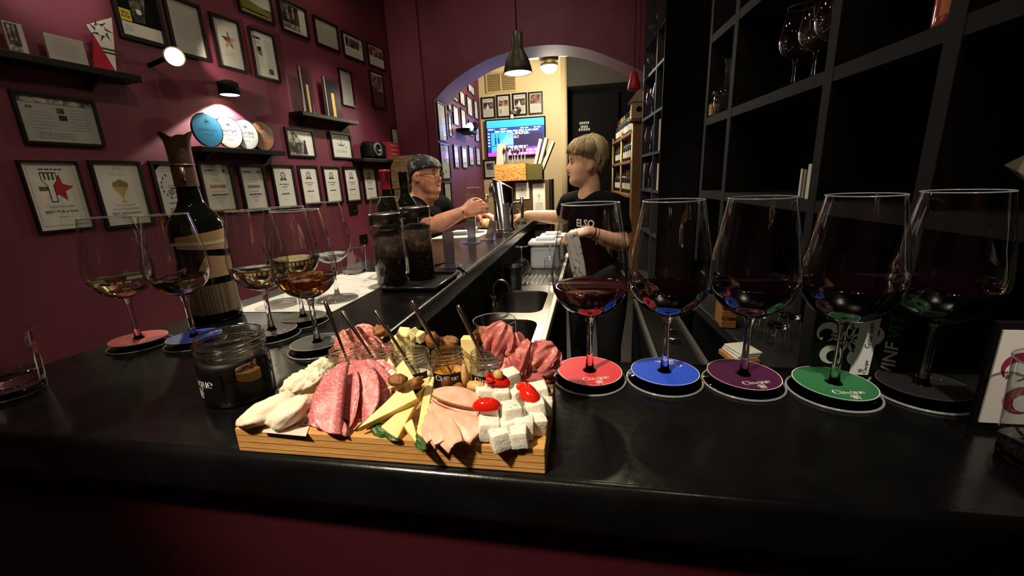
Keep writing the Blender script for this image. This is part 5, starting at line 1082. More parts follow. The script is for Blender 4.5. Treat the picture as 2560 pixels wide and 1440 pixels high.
plate('cheese_slice', [W_(1087, 940, .034), W_(1066, 945, .034), W_(1041, 1082, .006), W_(1059, 1092, .004)], .007, 'long upright yellow cheese stick beside the turkey slices')
plate('cheese_slice', [W_(1008, 1062, .010), W_(1030, 1046, .012), W_(1050, 1120, .001)], .005, 'small yellow cheese triangle at the front edge of the board')
plate('cheese_slice', [W_(972, 893, .044), W_(986, 916, .036), W_(960, 922, .034)], .006, 'small yellow cheese triangle peeping out behind the top one')
plate('cheese_slice', [W_(1030, 958, .034), W_(1077, 940, .036), W_(1072, 960, .030), W_(1036, 970, .030)], .006, 'pale cheese offcut behind the upright stick')
for i, (px, py, h, s_, lab) in enumerate(((1012, 838, .05, .016, 'pale cheese chunk, leftmost of the heap behind the third jar'), (1033, 835, .054, .013, 'pale cheese chunk at the top of the heap behind the third jar'), (1050, 842, .05, .013, 'pale cheese chunk, rightmost of the heap behind the third jar'), (1022, 852, .044, .015, 'pale cheese chunk low in the heap behind the third jar'), (995, 852, .043, .015, 'broad pale cheese chunk beside the second spoon'))):
    p = aty(px, py, .487); mb = MB(); bm = MB(); bm.box(-1, 1, -1, 1, -1, 1, bev=.25); R_ = Matrix.Rotation(i * 1.3, 4, 'Z') @ Matrix.Rotation(.5 + i * .4, 4, 'X')
    mb.add([V(p) + (R_ @ V(v)) * s_ * .5 * (1 + .15 * mnoise.noise(V(v) * 2 + V((i, 0, 0)))) for v in bm.v], bm.f); mb.box(p.x - s_ * .3, p.x + s_ * .3, .484, .492, BT, p.z - .004) if i in (3, 4) else None
    food('cheese_chunk', mb, mat('pale_yellow_cheese', 'e3d79a', .5, sss=.2, bump=(260, .5)), lab, 'cheese', 'pale cheese chunks behind the jars')
p0 = aty(1154, 843, .472); mb = MB(); mb.box(p0.x, p0.x + .019, .466, .480, BT + .0005, p0.z, bev=.001); food('cheese_block', mb, [YCH], 'upright yellow cheese block between the fourth and fifth jars', 'cheese')
# turkey slices
for i, (a, b, w_, ar, N, lab) in enumerate((
        ((1084, 980, .038), (1196, 1004, .030), .011, .002, (0, -.35, .93), 'turkey slice on top of the stack beside the peanuts'),
        ((1082, 988, .030), (1202, 1024, .022), .011, .002, (0, -.4, .9), 'turkey slice second in the stack beside the peanuts'),
        ((1081, 996, .022), (1207, 1044, .014), .011, .002, (0, -.45, .9), 'turkey slice third in the stack beside the peanuts'),
        ((1088, 1006, .022), (1198, 1088, .010), .016, .003, (.35, -.5, .8), 'wide turkey slice spread out toward the feta cubes'),
        ((1083, 1008, .018), (1138, 1118, .006), .012, .003, (-.25, -.6, .8), 'turkey slice drooping over the front edge of the board'),
        ((1074, 1025, .014), (1098, 1112, .004), .009, .003, (-.3, -.5, .8), 'narrow turkey slice at the left of the turkey fan'),
        ((1068, 1040, .012), (1078, 1105, .003), .008, .003, (-.4, -.5, .8), 'smallest turkey slice next to the cheese sticks'))):
    mb = MB(); leaf(mb, W_(*a), W_(*b), w_, N=N, arch=ar, bulge=.003, t=.0032, sd=i * 2.3 + 1, tip=.06, end=.80, pw=.6, rim=1); food('turkey_slice', mb, [TUR, TURR], lab, 'turkey', 'turkey slices')
# feta
FC = [((1211, 988), .029, 0.4), ((1255, 988), .029, .2), ((1227, 1034), .021, .1), ((1277, 1034), .022, .5), ((1222, 1068), .013, .25), ((1250, 1098), .0085, .5), ((1298, 1092), .0095, .12), ((1341, 1060), .010, .4), ((1309, 1066), .011, .15), ((1338, 1022), .018, .3), ((1276, 945), .030, .7), ((1361, 1014), .012, .1), ((1290, 990), .026, .9), ((1347, 982), .018, .3), ((1270, 1072), .010, .6), ((1240, 1010), .010, .3), ((1305, 1020), .010, .2)]
FL_ = ['top left feta cube under the split tomato', 'top middle feta cube of the pile', 'feta cube right under the low tomato cap', 'oily feta cube in the middle of the pile', 'feta cube at the left front beside the turkey', 'tilted feta cube at the very front, left one', 'upright feta cube at the very front, right one', 'feta cube at the right front corner of the board', 'feta cube behind the two front ones', 'feta cube below the long tomato half', 'feta cube at the back behind the split tomato', 'feta cube at the right edge of the board', 'crumbly feta piece left of the long tomato half', 'small feta piece behind the long tomato half', 'half hidden feta cube low in the middle front', 'feta cube buried low in the left of the pile', 'feta cube buried low in the right of the pile']
for i, ((px, py), h, rz) in enumerate(FC):
    p = W_(px, py, h); s_ = .0090 * (1.0 + .1 * math.sin(i * 5)); bm = bmesh.new(); bmesh.ops.create_cube(bm, size=2.0); bmesh.ops.bevel(bm, geom=bm.edges[:], offset=.16, segments=2, profile=.5, affect='EDGES'); bmesh.ops.subdivide_edges(bm, edges=bm.edges[:], cuts=2, use_grid_fill=True)
    for v in bm.verts: v.co *= 1 + .08 * mnoise.noise(v.co * 1.7 + V((i * 3, 0, 0)))
    bm.verts.index_update(); Rm = Matrix.Rotation(rz, 4, 'Z') @ Matrix.Rotation(.12 * math.sin(i * 2.1), 4, 'X') @ Matrix.Rotation(.12 * math.cos(i * 1.7), 4, 'Y'); mb = MB()
    mb.add([p + Rm @ V((v.co.x * s_, v.co.y * s_ * .95, v.co.z * s_ * 1.05)) for v in bm.verts], [[v.index for v in f.verts] for f in bm.faces], 0, True); bm.free()
    o = food('feta_cube', mb, FET, FL_[i], 'cheese', 'feta cubes')
    if i in (0, 1, 3, 5, 6, 7, 8):
        q = random.Random(i); m2 = MB()
        for k in range(7): x, y = q.uniform(-.6, .6) * s_, q.uniform(-.6, .6) * s_; m2.ball((x, y, 2.03 * s_ * 1.05), (.0009, .0005, .0003), seg=6, rings=4)
        h_ = m2.obj('herb_flakes', SPEC, o); h_['kind'] = 'stuff'
def halftom(c, size, rot, label):
    T = Matrix.Translation(c) @ Matrix.Rotation(rot[2], 4, 'Z') @ Matrix.Rotation(rot[1], 4, 'Y') @ Matrix.Rotation(rot[0], 4, 'X'); m = MB(); n = 24
    prof = [(math.cos(a), math.sin(a)) for a in [PI / 2 * k / 8 for k in range(9)]]; mb = MB(); vs = []
    for r, z in prof: vs += [(r * math.cos(2 * PI * k / n) * size[0], r * math.sin(2 * PI * k / n) * size[1], z * size[2]) for k in range(n)]
    mb.add(vs, [(j * n + k, j * n + (k + 1) % n, (j + 1) * n + (k + 1) % n, (j + 1) * n + k) for j in range(8) for k in range(n)], 0, True, T)
    mb.add([(math.cos(2 * PI * k / n) * size[0], math.sin(2 * PI * k / n) * size[1], 0) for k in range(n)] + [(math.cos(2 * PI * k / n) * size[0] * .8, math.sin(2 * PI * k / n) * size[1] * .8, .0006) for k in range(n)], [(k, n + k, n + (k + 1) % n, (k + 1) % n) for k in range(n)] + [tuple(n + k for k in range(n - 1, -1, -1))], 1, False, T)
    return food('tomato_half', mb, [TOM, TOMC], label, 'tomato', 'cherry tomato pieces on the feta')
halftom(W_(1319, 985, .030), (.017, .0095, .010), (.1, .25, -.75), 'long shiny tomato half lying at the right of the feta')
halftom(W_(1217, 1016, .032), (.0145, .008, .009), (.15, 0, .1), 'tomato cap lying low at the left of the feta')
halftom(W_(1244, 960, .040), (.0135, .008, .011), (-.35, .1, .1), 'split tomato half at the top of the feta pile')
mb = MB(); leaf(mb, W_(1226, 955, .046), W_(1219, 930, .056), .004, arch=.002, t=.002, tip=.5, end=.96); food('tomato_wedge', mb, [TOM], 'pointed tomato wedge sticking up beside the split half', 'tomato', 'cherry tomato pieces on the feta')
# nuts, herbs, onion
for i, (px, py, h, s_, m, nm, lab) in enumerate(((993, 950, .046, (.010, .008, .006), NUT, 'walnut', 'brown walnut piece on the top cheese triangle'), (1041, 957, .040, (.008, .006, .006), NUT, 'walnut', 'brown walnut piece beside the pale cheese offcut'), (1147, 972, .034, (.010, .007, .005), NUT, 'walnut', 'glazed nut lying on the turkey stack'), (1190, 966, .036, (.0105, .006, .006), PEA, 'peanut', 'pale peanut lying left of the split tomato'), (1162, 938, .044, (.004, .004, .012), PEA, 'peanut', 'pale peanut standing between the fourth and fifth jars'), (1246, 936, .052, (.005, .005, .005), PEA, 'peanut', 'round pale nut behind the split tomato'), (1117, 956, .040, (.006, .005, .007), mat('dark_raisin', '5a3626', .5, bump=(200, .6)), 'date', 'dark brown date before the label of the fourth jar'))):
    mb = MB(); lump(mb, W_(px, py, h), s_, (0, 0, i), .3 if m is NUT else .15, 2.6, i + 3, 18, 12); food(nm, mb, m, lab, nm, 'nuts scattered on the board')
for i, (px, py, y_, s_, lab) in enumerate(((952, 826, .485, (.012, .009, .008), 'walnut piece beside the back salami mound'), (1207, 834, .480, (.012, .010, .009), 'walnut half perched beside the back ham'), (1080, 850, .480, (.011, .009, .010), 'dark walnut behind the fourth spoon'), (1120, 855, .485, (.014, .010, .008), 'walnut behind the rim of the fourth jar'))):
    p = aty(px, py, y_); mb = MB(); lump(mb, p, s_, (0, 0, i), .35, 2.8, i + 9, 18, 12); mb.box(p.x - .006, p.x + .006, y_ - .004, y_ + .004, BT, p.z - .003) if False else None; food('walnut', mb, NUT, lab, 'walnut', 'walnuts behind the jars')
for i, (a, b, w_, lab) in enumerate((((930, 1062, .006), (968, 1088, .002), .007, 'dark green rocket leaf under the front cheese triangle'), ((1040, 1092, .004), (1062, 1128, .0015), .005, 'green rocket leaf at the front edge by the turkey'), ((962, 1085, .003), (1000, 1100, .001), .004, 'small green leaf lying flat by the front cheese'), ((1352, 945, .010), (1388, 955, .004), .006, 'frilly green leaf at the back right corner of the board'), ((1088, 985, .014), (1076, 1010, .006), .004, 'green leaf glimpsed beside the upright cheese stick'))):
    mb = MB(); leaf(mb, W_(*a), W_(*b), w_, arch=.002, t=.0006, rip=.0015, sd=i + 2, tip=.06, end=.95); food('rocket_leaf', mb, HERB, lab, 'leaf', 'rocket leaves on the board')
mb = MB(); leaf(mb, W_(1330, 955, .020), W_(1372, 985, .012), .008, arch=.003, t=.0015, tip=.15, end=.85, rim=1); food('onion_slice', mb, [mat('onion', '6a4a52', .35), mat('onion_rim', 'b09aa0', .4)], 'dark red onion slice behind the feta at the right', 'onion')
# back ham
for i, (a, b, w_, ar, ya, yb, lab) in enumerate((
        ((1268, 808), (1230, 880), .020, .006, .462, .455, 'pink ham slice standing up in a point behind the fifth jar'),
        ((1285, 830), (1290, 915), .017, .010, .468, .458, 'folded ham slice in the middle of the back ham'),
        ((1330, 850), (1300, 930), .014, .012, .458, .450, 'crumpled ham slice ruffled at the heart of the back ham'),
        ((1392, 868), (1335, 915), .022, .004, .455, .448, 'broad ham slice hanging out over the right corner of the board'),
        ((1270, 890), (1290, 950), .016, .008, .446, .440, 'ham slice falling down behind the feta'))):
    A = aty(*a, ya); B = aty(*b, yb); mb = MB(); leaf(mb, A, B, w_, N=(.1, -.85, .45), arch=ar, bulge=.004, rip=.005, sd=i * 3 + 1, tip=.05, end=.80, pw=.5, rim=1, nu=28, nv=22, rag=.22)
    if i in (2, 3): leaf(mb, A + V((-.006, .002, -.004)), B + V((.006, -.006, .004)), w_ * .7, N=(-.3, -.8, .5), arch=-.006, bulge=.006, rip=.006, sd=i * 5, tip=.08, end=.85, pw=.5, rim=1, rag=.25)
    food('ham_slice', mb, [HAM, HAMB], lab, 'ham', 'ham slices at the back right')
mb = MB(); p = aty(1300, 935, .447); lump(mb, (p.x, .452, BT + .012), (.042, .014, .013), (0, 0, .1), .2, 3, 4, 24, 14); food('ham_slice', mb, [HAM], 'lowest crumpled ham slice lying under the back ham', 'ham', 'ham slices at the back right')
mb = MB(); lump(mb, (aty(895, 850, .470).x, .472, BT + .016), (.034, .011, .018), (0, 0, 0), .2, 3, 6, 24, 14); food('salami_slice', mb, [SAL2], 'rolled salami slice underneath the back mound', 'salami', 'salami slices of the back mound')
# ---- jars with spoons
JG = thin_glass('jar_glass', tint=(.95, .97, .95), base=.17, top=.9, power=2.2)
LB = mat('label_black', '0c0d10', .4); LW = mat('label_print', 'eee6dc', .6)
def jar(loc, R, H, label, name, lab_a, lab_half, lz0, lz1, fill, fcol, word_s, group=None, threads=2):
    t = thing(name, loc, label, 'jar', group); rn = R * .90; zn = H * .68
    pr = [(0, .0012), (R * .88, .0006), (R * .97, .002), (R, .005), (R, zn - H * .08), (R * .96, zn - .001), (rn, zn + H * .04)]
    for k in range(threads):
        z = zn + H * .04 + (H * .24) * (k + .3) / threads; pr += [(rn, z), (rn + R * .05, z + H * .015), (rn + R * .05, z + H * .03), (rn, z + H * .045)]
    pr += [(rn, H * .985), (rn - R * .02, H)]
    MB().lathe(pr, 44).obj('glass_body', JG, t); MB().torus((0, 0, H), rn - R * .03, R * .035, 0, None, 44, 8).obj('rim', CRYS, t)
    mb = MB(); hp = []
    for q in range(60): a = 2 * PI * q / 30 + 1; hp.append(((rn + R * .04) * math.cos(a), (rn + R * .04) * math.sin(a), zn + H * .07 + H * .20 * q / 59))
    mb.tube(hp, R * .05, 8); mb.obj('thread', CRYS, t); MB().torus((0, 0, R * .10), R * .93, R * .07, 0, None, 40, 8).obj('heel', CRYS, t)
    MB().lathe([(0, .0022), (R * .95, .0026), (R * .955, fill * .9), (R * .93, fill), (R * .4, fill * .97), (0, fill * .98)], 36).obj('contents', fcol, t)
    mb = MB(); n = 20; vs = []
    for i in range(n + 1):
        a = lab_a - lab_half + 2 * lab_half * i / n
        for z in (lz0, lz1): vs.append(((R + .0003) * math.cos(a), (R + .0003) * math.sin(a), z))
    mb.add(vs, [(2 * i, 2 * i + 2, 2 * i + 3, 2 * i + 1) for i in range(n)], 0, True); mb.obj('black_label', LB, t)
    f = lambda x, z: ((R + .0006) * math.cos(lab_a + x / R), (R + .0006) * math.sin(lab_a + x / R), z); zc = lz0 + (lz1 - lz0) * (.60 if H > .06 else .74); mb = MB()
    put2d(mb, WORD, f, word_s, 0, 0, zc); put2d(mb, FLOWER, f, word_s * .62, 0, 0, zc - word_s * 1.15); mb.obj('label_print', LW, t)
    return t
JB = onz(605, 985, CT)
jar(JB, .0430, .090, 'open glass jar with black contents and black label at the left of the board', 'glass_jar', math.radians(-118), .85, .012, .052, .060, mat('dark_fill', '17140f', .5, mix=('2b241b', 60, .5, .7)), .0125)
JX = [(-.304, .442, (815, 760), 'd09a8a'), (-.259, .443, (858, 783), 'c9b59a'), (-.2125, .441, (940, 782), 'd8d2b8'), (-.169, .445, (1032, 758), 'd98f2c'), (-.1200, .444, (1147, 770), 'a89a94')]
for i, (x, y, tip, col) in enumerate(JX):
    nm = ('first', 'second', 'third', 'fourth', 'fifth')[i]
    jar((x, y, BT + .0003), .0212, .047, nm + ' small open dip jar in the row on the board, counted from the left', 'dip_jar', -PI / 2 + math.atan2(-x, y) * .55, .95, .002, .0262, .015 if i != 3 else .020, mat('dip_' + col, col, .3, sss=.1), .0066, 'small dip jars on the board')
    T_ = aty(tip[0], tip[1], y + .018); A = V((x + .009, y - .004, BT + .010)); d = T_ - A
    t = thing('spoon', A, 'steel spoon handle leaning out of the ' + nm + ' small jar', 'spoon', 'spoons in the dip jars')
    pts = [d * k for k in (0.12, .35, .6, .85, 1.0)]; MB().tube(pts, [.0026, .0028, .0036, .0052, .0044], 12, round_=True, flat=.55).obj('handle', mat('spoon_steel', '9a9088', .22, metal=1), t)
    MB().ball(d * .05, (.005, .0035, .008), seg=14, rings=8).obj('spoon_bowl', mat('spoon_steel', '9a9088', .22, metal=1), t)
# ================================================================== people
def bake(mb, name, voxel, smooth=4, mats=None):
    me = mb.mesh(name, mats or []); o = bpy.data.objects.new(name, me); COL.objects.link(o)
    r = o.modifiers.new('r', 'REMESH'); r.mode = 'VOXEL'; r.voxel_size = voxel; r.use_smooth_shade = True
    s = o.modifiers.new('s', 'SMOOTH'); s.factor = .5; s.iterations = smooth
    m2 = bpy.data.meshes.new_from_object(o.evaluated_get(bpy.context.evaluated_depsgraph_get())); bpy.data.objects.remove(o); m2.name = name
    m2.materials.clear()
    for m in (mats if isinstance(mats, (list, tuple)) else [mats]): m2.materials.append(m)
    m2.polygons.foreach_set('material_index', [0] * len(m2.polygons)); m2.polygons.foreach_set('use_smooth', [True] * len(m2.polygons)); return m2
def link(name, me, parent=None):
    o = bpy.data.objects.new(name, me); COL.objects.link(o); o.parent = parent; return o
HR = [(-.012, .050, -.02, .025), (-.004, .070, -.03, .038), (.006, .080, -.04, .045), (.018, .088, -.048, .052), (.03, .087, -.058, .057), (.045, .085, -.068, .061), (.06, .087, -.076, .065), (.075, .087, -.084, .069), (.09, .086, -.092, .072), (.105, .085, -.098, .074), (.12, .083, -.102, .0755), (.132, .087, -.104, .076), (.145, .091, -.105, .0765), (.165, .088, -.104, .077), (.185, .077, -.099, .074), (.203, .055, -.084, .064), (.217, .025, -.058, .046), (.226, -.01, -.03, .02)]
def head_geo(M, heavy=0.0, n=44):
    """closed head, face +X, chin at z = 0"""
    vs = []; fs = []; H_ = HR
    for z, xf, xb, w_ in H_:
        q_ = min(1, max(0, (.13 - z) / .09)); w_ = w_ * (1 + heavy * (.03 + .20 * q_ * q_ * (3 - 2 * q_))); xf2 = xf + heavy * .004 * max(0, 1 - abs(z - .0) / .03); c = (xf2 + xb) / 2; hl = (xf2 - xb) / 2
        for k in range(n):
            a = 2 * PI * k / n; ca, sa = math.cos(a), math.sin(a); e = (.80 + .22 * max(0, 1 - z / .09)) if ca > 0 else .95
            x = c + hl * math.copysign(abs(ca) ** e, ca); y = w_ * math.copysign(abs(sa) ** .9, sa)
            if ca > 0:
                g = math.exp(-(y / .0115) ** 2); nose = 0
                for (za, na), (zb, nb) in zip(((.066, 0), (.073, .016), (.082, .027), (.092, .024), (.105, .015), (.12, .008), (.134, .002), (.145, 0)), ((.073, .016), (.082, .027), (.092, .024), (.105, .015), (.12, .008), (.134, .002), (.145, 0), (.16, 0))):
                    if za <= z <= zb: nose = na + (nb - na) * (z - za) / (zb - za)
                x += g * nose * (1 + .22 * heavy); x += .005 * math.exp(-((z - .048) / .006) ** 2 - (y / .02) ** 2) + .005 * math.exp(-((z - .060) / .005) ** 2 - (y / .02) ** 2) - .004 * math.exp(-((z - .0545) / .004) ** 2 - (y / .022) ** 2)
                for s_ in (-1, 1): x -= (.009 - .004 * heavy) * math.exp(-((z - .118) / .011) ** 2 - ((y - s_ * .031) / .014) ** 2)
                x += .004 * math.exp(-((z - .008) / .012) ** 2 - (y / .02) ** 2)
            vs.append(M @ V((x, y, z)))
    for i in range(len(H_) - 1):
        for k in range(n): k2 = (k + 1) % n; fs.append((i * n + k, i * n + k2, (i + 1) * n + k2, (i + 1) * n + k))
    fs.append(tuple(range(n - 1, -1, -1))); o = (len(H_) - 1) * n; fs.append(tuple(o + k for k in range(n))); return vs, fs
def dense(H_, m=4):
    out = []
    for i in range(len(H_) - 1):
        for k in range(m): t = k / m; out.append(tuple(H_[i][j] + (H_[i + 1][j] - H_[i][j]) * t for j in range(4)))
    return out + [H_[-1]]
HR = dense(HR, 3)
def cap_geo(M, off, zl, n=48, m=14, lump_=0.0, sd=0, top=0.0):
    """shell over the skull down to height zl(angle); used for hair and the bandana"""
    vs = []; fs = []
    def at(a, z):
        for r0, r1 in zip(HR, HR[1:]):
            if r0[0] <= z <= r1[0]:
                t = (z - r0[0]) / (r1[0] - r0[0]); xf, xb, w_ = [r0[j] + (r1[j] - r0[j]) * t for j in (1, 2, 3)]; break
        else: xf, xb, w_ = HR[-1][1:]
        c = (xf + xb) / 2; hl = (xf - xb) / 2; ca, sa = math.cos(a), math.sin(a); return V((c + hl * math.copysign(abs(ca) ** .85, ca), w_ * math.copysign(abs(sa) ** .9, sa), z))
    for k in range(n):
        a = 2 * PI * k / n; z0 = zl(a)
        for j in range(m + 1):
            z = z0 + (.2255 - z0) * (j / m) ** .8; p = at(a, z); c = V((-.01, 0, .11)); d = (p - c).normalized(); q = off(a, z)
            if lump_: q += lump_ * (mnoise.noise(V((math.cos(a) * 4 + sd, math.sin(a) * 4, z * 22))) + .5 * math.sin(a * 17 + z * 60))
            vs.append(M @ (p + d * q + V((0, 0, top * (j / m) ** 2))))
    mm = m + 1
    for k in range(n):
        k2 = (k + 1) % n
        for j in range(m): fs.append((k * mm + j, k2 * mm + j, k2 * mm + j + 1, k * mm + j + 1))
    fs.append(tuple(k * mm + m for k in range(n)))
    o = len(vs)                                              # close the rim inward
    for k in range(n): a = 2 * PI * k / n; vs.append(M @ (at(a, zl(a)) * 1.0 - (at(a, zl(a)) - V((-.01, 0, zl(a)))) * .06))
    for k in range(n): k2 = (k + 1) % n; fs.append((k * mm, o + k, o + k2, k2 * mm))
    return vs, fs
def hand(mb, W, d, n, curl=.7, sc=1.0, spread=.15, thumb=1):
    W, d, n = V(W), V(d).normalized(), V(n); n = (n - d * n.dot(d)).normalized(); s = d.cross(n)
    for o, l in ((-.026, .080), (-.009, .086), (.009, .084), (.026, .076)): mb.tube([W - d * .01 * sc + s * o * .45 * sc, W + (d * .035 + s * o * .8) * sc, W + (d * l + s * o) * sc], [.017 * sc, .015 * sc, .0115 * sc], 12, round_=True)
    for i, (o, l) in enumerate(((-.027, .060), (-.009, .072), (.009, .070), (.027, .055))):
        p = W + (d * (.080, .086, .084, .076)[i] + s * o) * sc; pts = [p - d * .01 * sc]; a = curl * .3; dirv = d
        for k, f in enumerate((.45, .32, .23)):
            a += curl * (.55, .6, .5)[k]; dirv = d * math.cos(a) + n * math.sin(a) + s * (o / .027) * spread * .4; p = p + dirv.normalized() * l * f * sc; pts.append(p)
        mb.tube(pts, [.0100 * sc, .0094 * sc, .0086 * sc, .0072 * sc], 10, round_=True)
    p = W + (d * .022 - s * .024 * thumb) * sc; q = p + (d * .028 - s * .022 * thumb + n * .016) * sc; r = q + (d * .026 - s * .004 * thumb + n * .018) * sc; e = r + (d * .020 + s * .006 * thumb + n * .012) * sc
    mb.tube([W + d * .01 * sc, p, q, r, e], [.015 * sc, .0150 * sc, .0118 * sc, .0100 * sc, .0080 * sc], 10, round_=True)
def person(root_label, head_pos, face, heavy, neck, sh_n, sh_f, arms, chest, pelvis, legs, skin, shirt_m, trouser_m, sleeve=.75, chest_r=(.15, .11), vox=.0065, tilt=0.0):
    """arms: list of (shoulder, elbow, wrist, hand dir, palm normal, curl, thumb)"""
    M = Matrix.Translation(head_pos) @ Matrix.Rotation(math.atan2(face[1], face[0]), 4, 'Z') @ Matrix.Rotation(tilt, 4, 'Y') @ Matrix.Scale(.95, 4); mb = MB()
    vs, fs = head_geo(M, heavy); mb.add(vs, fs, 0, True)
    for s_ in (-1, 1):
        T = M @ Matrix.Translation((-.012, s_ * (.076 + heavy * .004), .098)) @ Matrix.Rotation(s_ * -.35, 4, 'Z') @ Matrix.Rotation(.2, 4, 'Y'); mb.torus((0, 0, .006), .016, .0055, 0, T @ Matrix.Scale(1.35, 4, (0, 0, 1)) @ Matrix.Rotation(PI / 2, 4, 'X'), 20, 8); mb.ball((.004, 0, -.006), (.014, .006, .02), 0, T); mb.ball((.010, -s_ * .004, -.02), (.009, .007, .011), 0, T)
    nk = .054 + heavy * .018; heavy and mb.ball((.022, 0, -.016), (.054, .053, .032), 0, M); mb.tube([M @ V((-.022, 0, .065)), M @ V((-.030, 0, -.01)), neck], [nk * .95, nk, nk * 1.18], 20, round_=True)
    chest, pelvis = V(chest), V(pelvis); shn, shf = V(sh_n), V(sh_f)
    T = MB()
    def torso(m, g):
        ax = (shf - shn).normalized()
        fwd = ax.cross(V((0, 0, 1))).normalized()
        rows = []
        for t, rx, ry in ((0.0, .085, .06), (.10, chest_r[0] * .92, chest_r[1] * .75), (.28, chest_r[0], chest_r[1] * .98), (.5, chest_r[0] * .96, chest_r[1] * 1.0), (.75, chest_r[0] * .9, chest_r[1] * (.95 + heavy * .35)), (1.0, chest_r[0] * .95, chest_r[1] * (.95 + heavy * .2)), (1.12, chest_r[0] * .6, chest_r[1] * .6)):
            c = V(neck).lerp(pelvis, t) if t <= 1 else pelvis + V((0, 0, -.08)); c = c + V((0, 0, -.02 if t == 0 else 0)); rows.append((c, rx + g, ry + g))
        n = 28; vs = []; fs = []
        for c, rx, ry in rows: vs += [c + ax * math.cos(2 * PI * k / n) * rx + fwd * math.sin(2 * PI * k / n) * ry for k in range(n)]
        for i in range(len(rows) - 1): fs += [(i * n + k, i * n + (k + 1) % n, (i + 1) * n + (k + 1) % n, (i + 1) * n + k) for k in range(n)]
        fs.append(tuple(range(n - 1, -1, -1))); fs.append(tuple((len(rows) - 1) * n + k for k in range(n))); m.add(vs, fs, 0, True)
        m.tube([V(neck) + V((0, 0, -.035)), (V(neck) + shn) / 2 + V((0, 0, -.015)), shn], [.055 + g, .062 + g, .060 + g], 18, round_=True); m.tube([V(neck) + V((0, 0, -.035)), (V(neck) + shf) / 2 + V((0, 0, -.015)), shf], [.055 + g, .062 + g, .060 + g], 18, round_=True)
    torso(mb, 0)
    k = 1 + heavy * .15
    for sh_, el, wr, hd, pn, cu, th in arms:
        sh_, el, wr = V(sh_), V(el), V(wr); mb.tube([sh_, sh_.lerp(el, .35), sh_.lerp(el, .75), el], [.054 * k, .050 * k, .042 * k, .038 * k], 18, round_=True)
        mb.tube([el, el.lerp(wr, .3), el.lerp(wr, .7), wr], [.038 * k, .042 * k, .033 * k, .026 * k], 18, round_=True); hand(mb, wr, hd, pn, cu, .98 + heavy * .1, thumb=th)
    for hp, kn, an, ft in legs:
        hp, kn, an, ft = V(hp), V(kn), V(an), V(ft); mb.tube([hp, hp.lerp(kn, .5), kn], [.085 * k, .075 * k, .056], 18, round_=True); mb.tube([kn, kn.lerp(an, .35), an], [.054, .056, .036], 18, round_=True); mb.tube([an + V((0, 0, -.02)), ft], [.038, .032], 14, round_=True)
    me = bake(mb, 'person', vox, 3, skin); body = tag(link('person', me), root_label, 'person')
    sm = MB(); torso(sm, .010)
    for sh_, el, wr, hd, pn, cu, th in arms:
        sh_, el = V(sh_), V(el); e2 = sh_.lerp(el, sleeve); sm.tube([sh_, sh_.lerp(e2, .5), e2], [.068 * k, .066 * k, .062 * k], 18, round_=False)
    tm = bake(sm, 'shirt', .009, 3, shirt_m); link('t_shirt', tm, body)
    pm_ = MB()
    for hp, kn, an, ft in legs: hp, kn, an, ft = V(hp), V(kn), V(an), V(ft); pm_.tube([hp, hp.lerp(kn, .5), kn], [.097 * k, .088 * k, .068], 16, round_=True); pm_.tube([kn, kn.lerp(an, .5), an], [.068, .066, .056], 16, round_=True)
    if legs:
        pm_.tube([V(legs[0][0]), V(legs[1][0])], [.11 * k, .11 * k], 16, round_=True); link('trousers', bake(pm_, 'trousers', .012, 2, trouser_m), body)
        for i, (hp, kn, an, ft) in enumerate(legs): link('shoe', MB().tube([V(an) + V((0, 0, -.035)), V(ft)], [.047, .040], 14, 0, None, True).mesh('shoe', BLACK), body)
    for s_ in (-1, 1):
        e = MB(); e.ball((.0675, s_ * .031, .1185), (.0115, .012, .0075), 0, M); link('eye', e.mesh('eye', mat('eye_white', '94897f', .3)), body); e = MB(); e.ball((.0765, s_ * .031, .1185), (.0032, .0052, .0052), 0, M); link('iris', e.mesh('iris', mat('iris_dark', '241a14', .2)), body)
        br = MB(); br.tube([M @ V((.088 - .012 * abs(q), s_ * (.031 + .018 * q), .139 + .003 * (1 - abs(q)))) for q in (-1, -.3, .4, 1)], [.002, .003, .003, .0015], 8); link('eyebrow', br.mesh('eyebrow', mat('brow', '5a4a3c' if heavy else '8a7458', .8)), body)
    lp = MB(); lp.tube([M @ V((.0865, -.020, .0545)), M @ V((.0915, -.008, .055)), M @ V((.0925, 0, .0545)), M @ V((.0915, .008, .055)), M @ V((.0865, .020, .0545))], [.0012, .003, .0034, .003, .0012], 8); link('lips', lp.mesh('lips', mat('lip', 'a86c58', .5)), body)
    return body, M
SKM = mat('skin_warm', 'b98268', .45, sss=.2, mix=('a86a52', 25, .4, .7), bump=(140, .1)); SKW = mat('skin_fair', 'dcae90', .45, sss=.2, mix=('cf9a7c', 25, .4, .7))
TSH = mat('black_cotton', '07080a', .95, spec=.08, bump=(25, .5)); TSH2 = mat('black_cotton_two', '07070a', .95, spec=.08, bump=(25, .5)); JEAN = mat('dark_trousers', '15161a', .85)
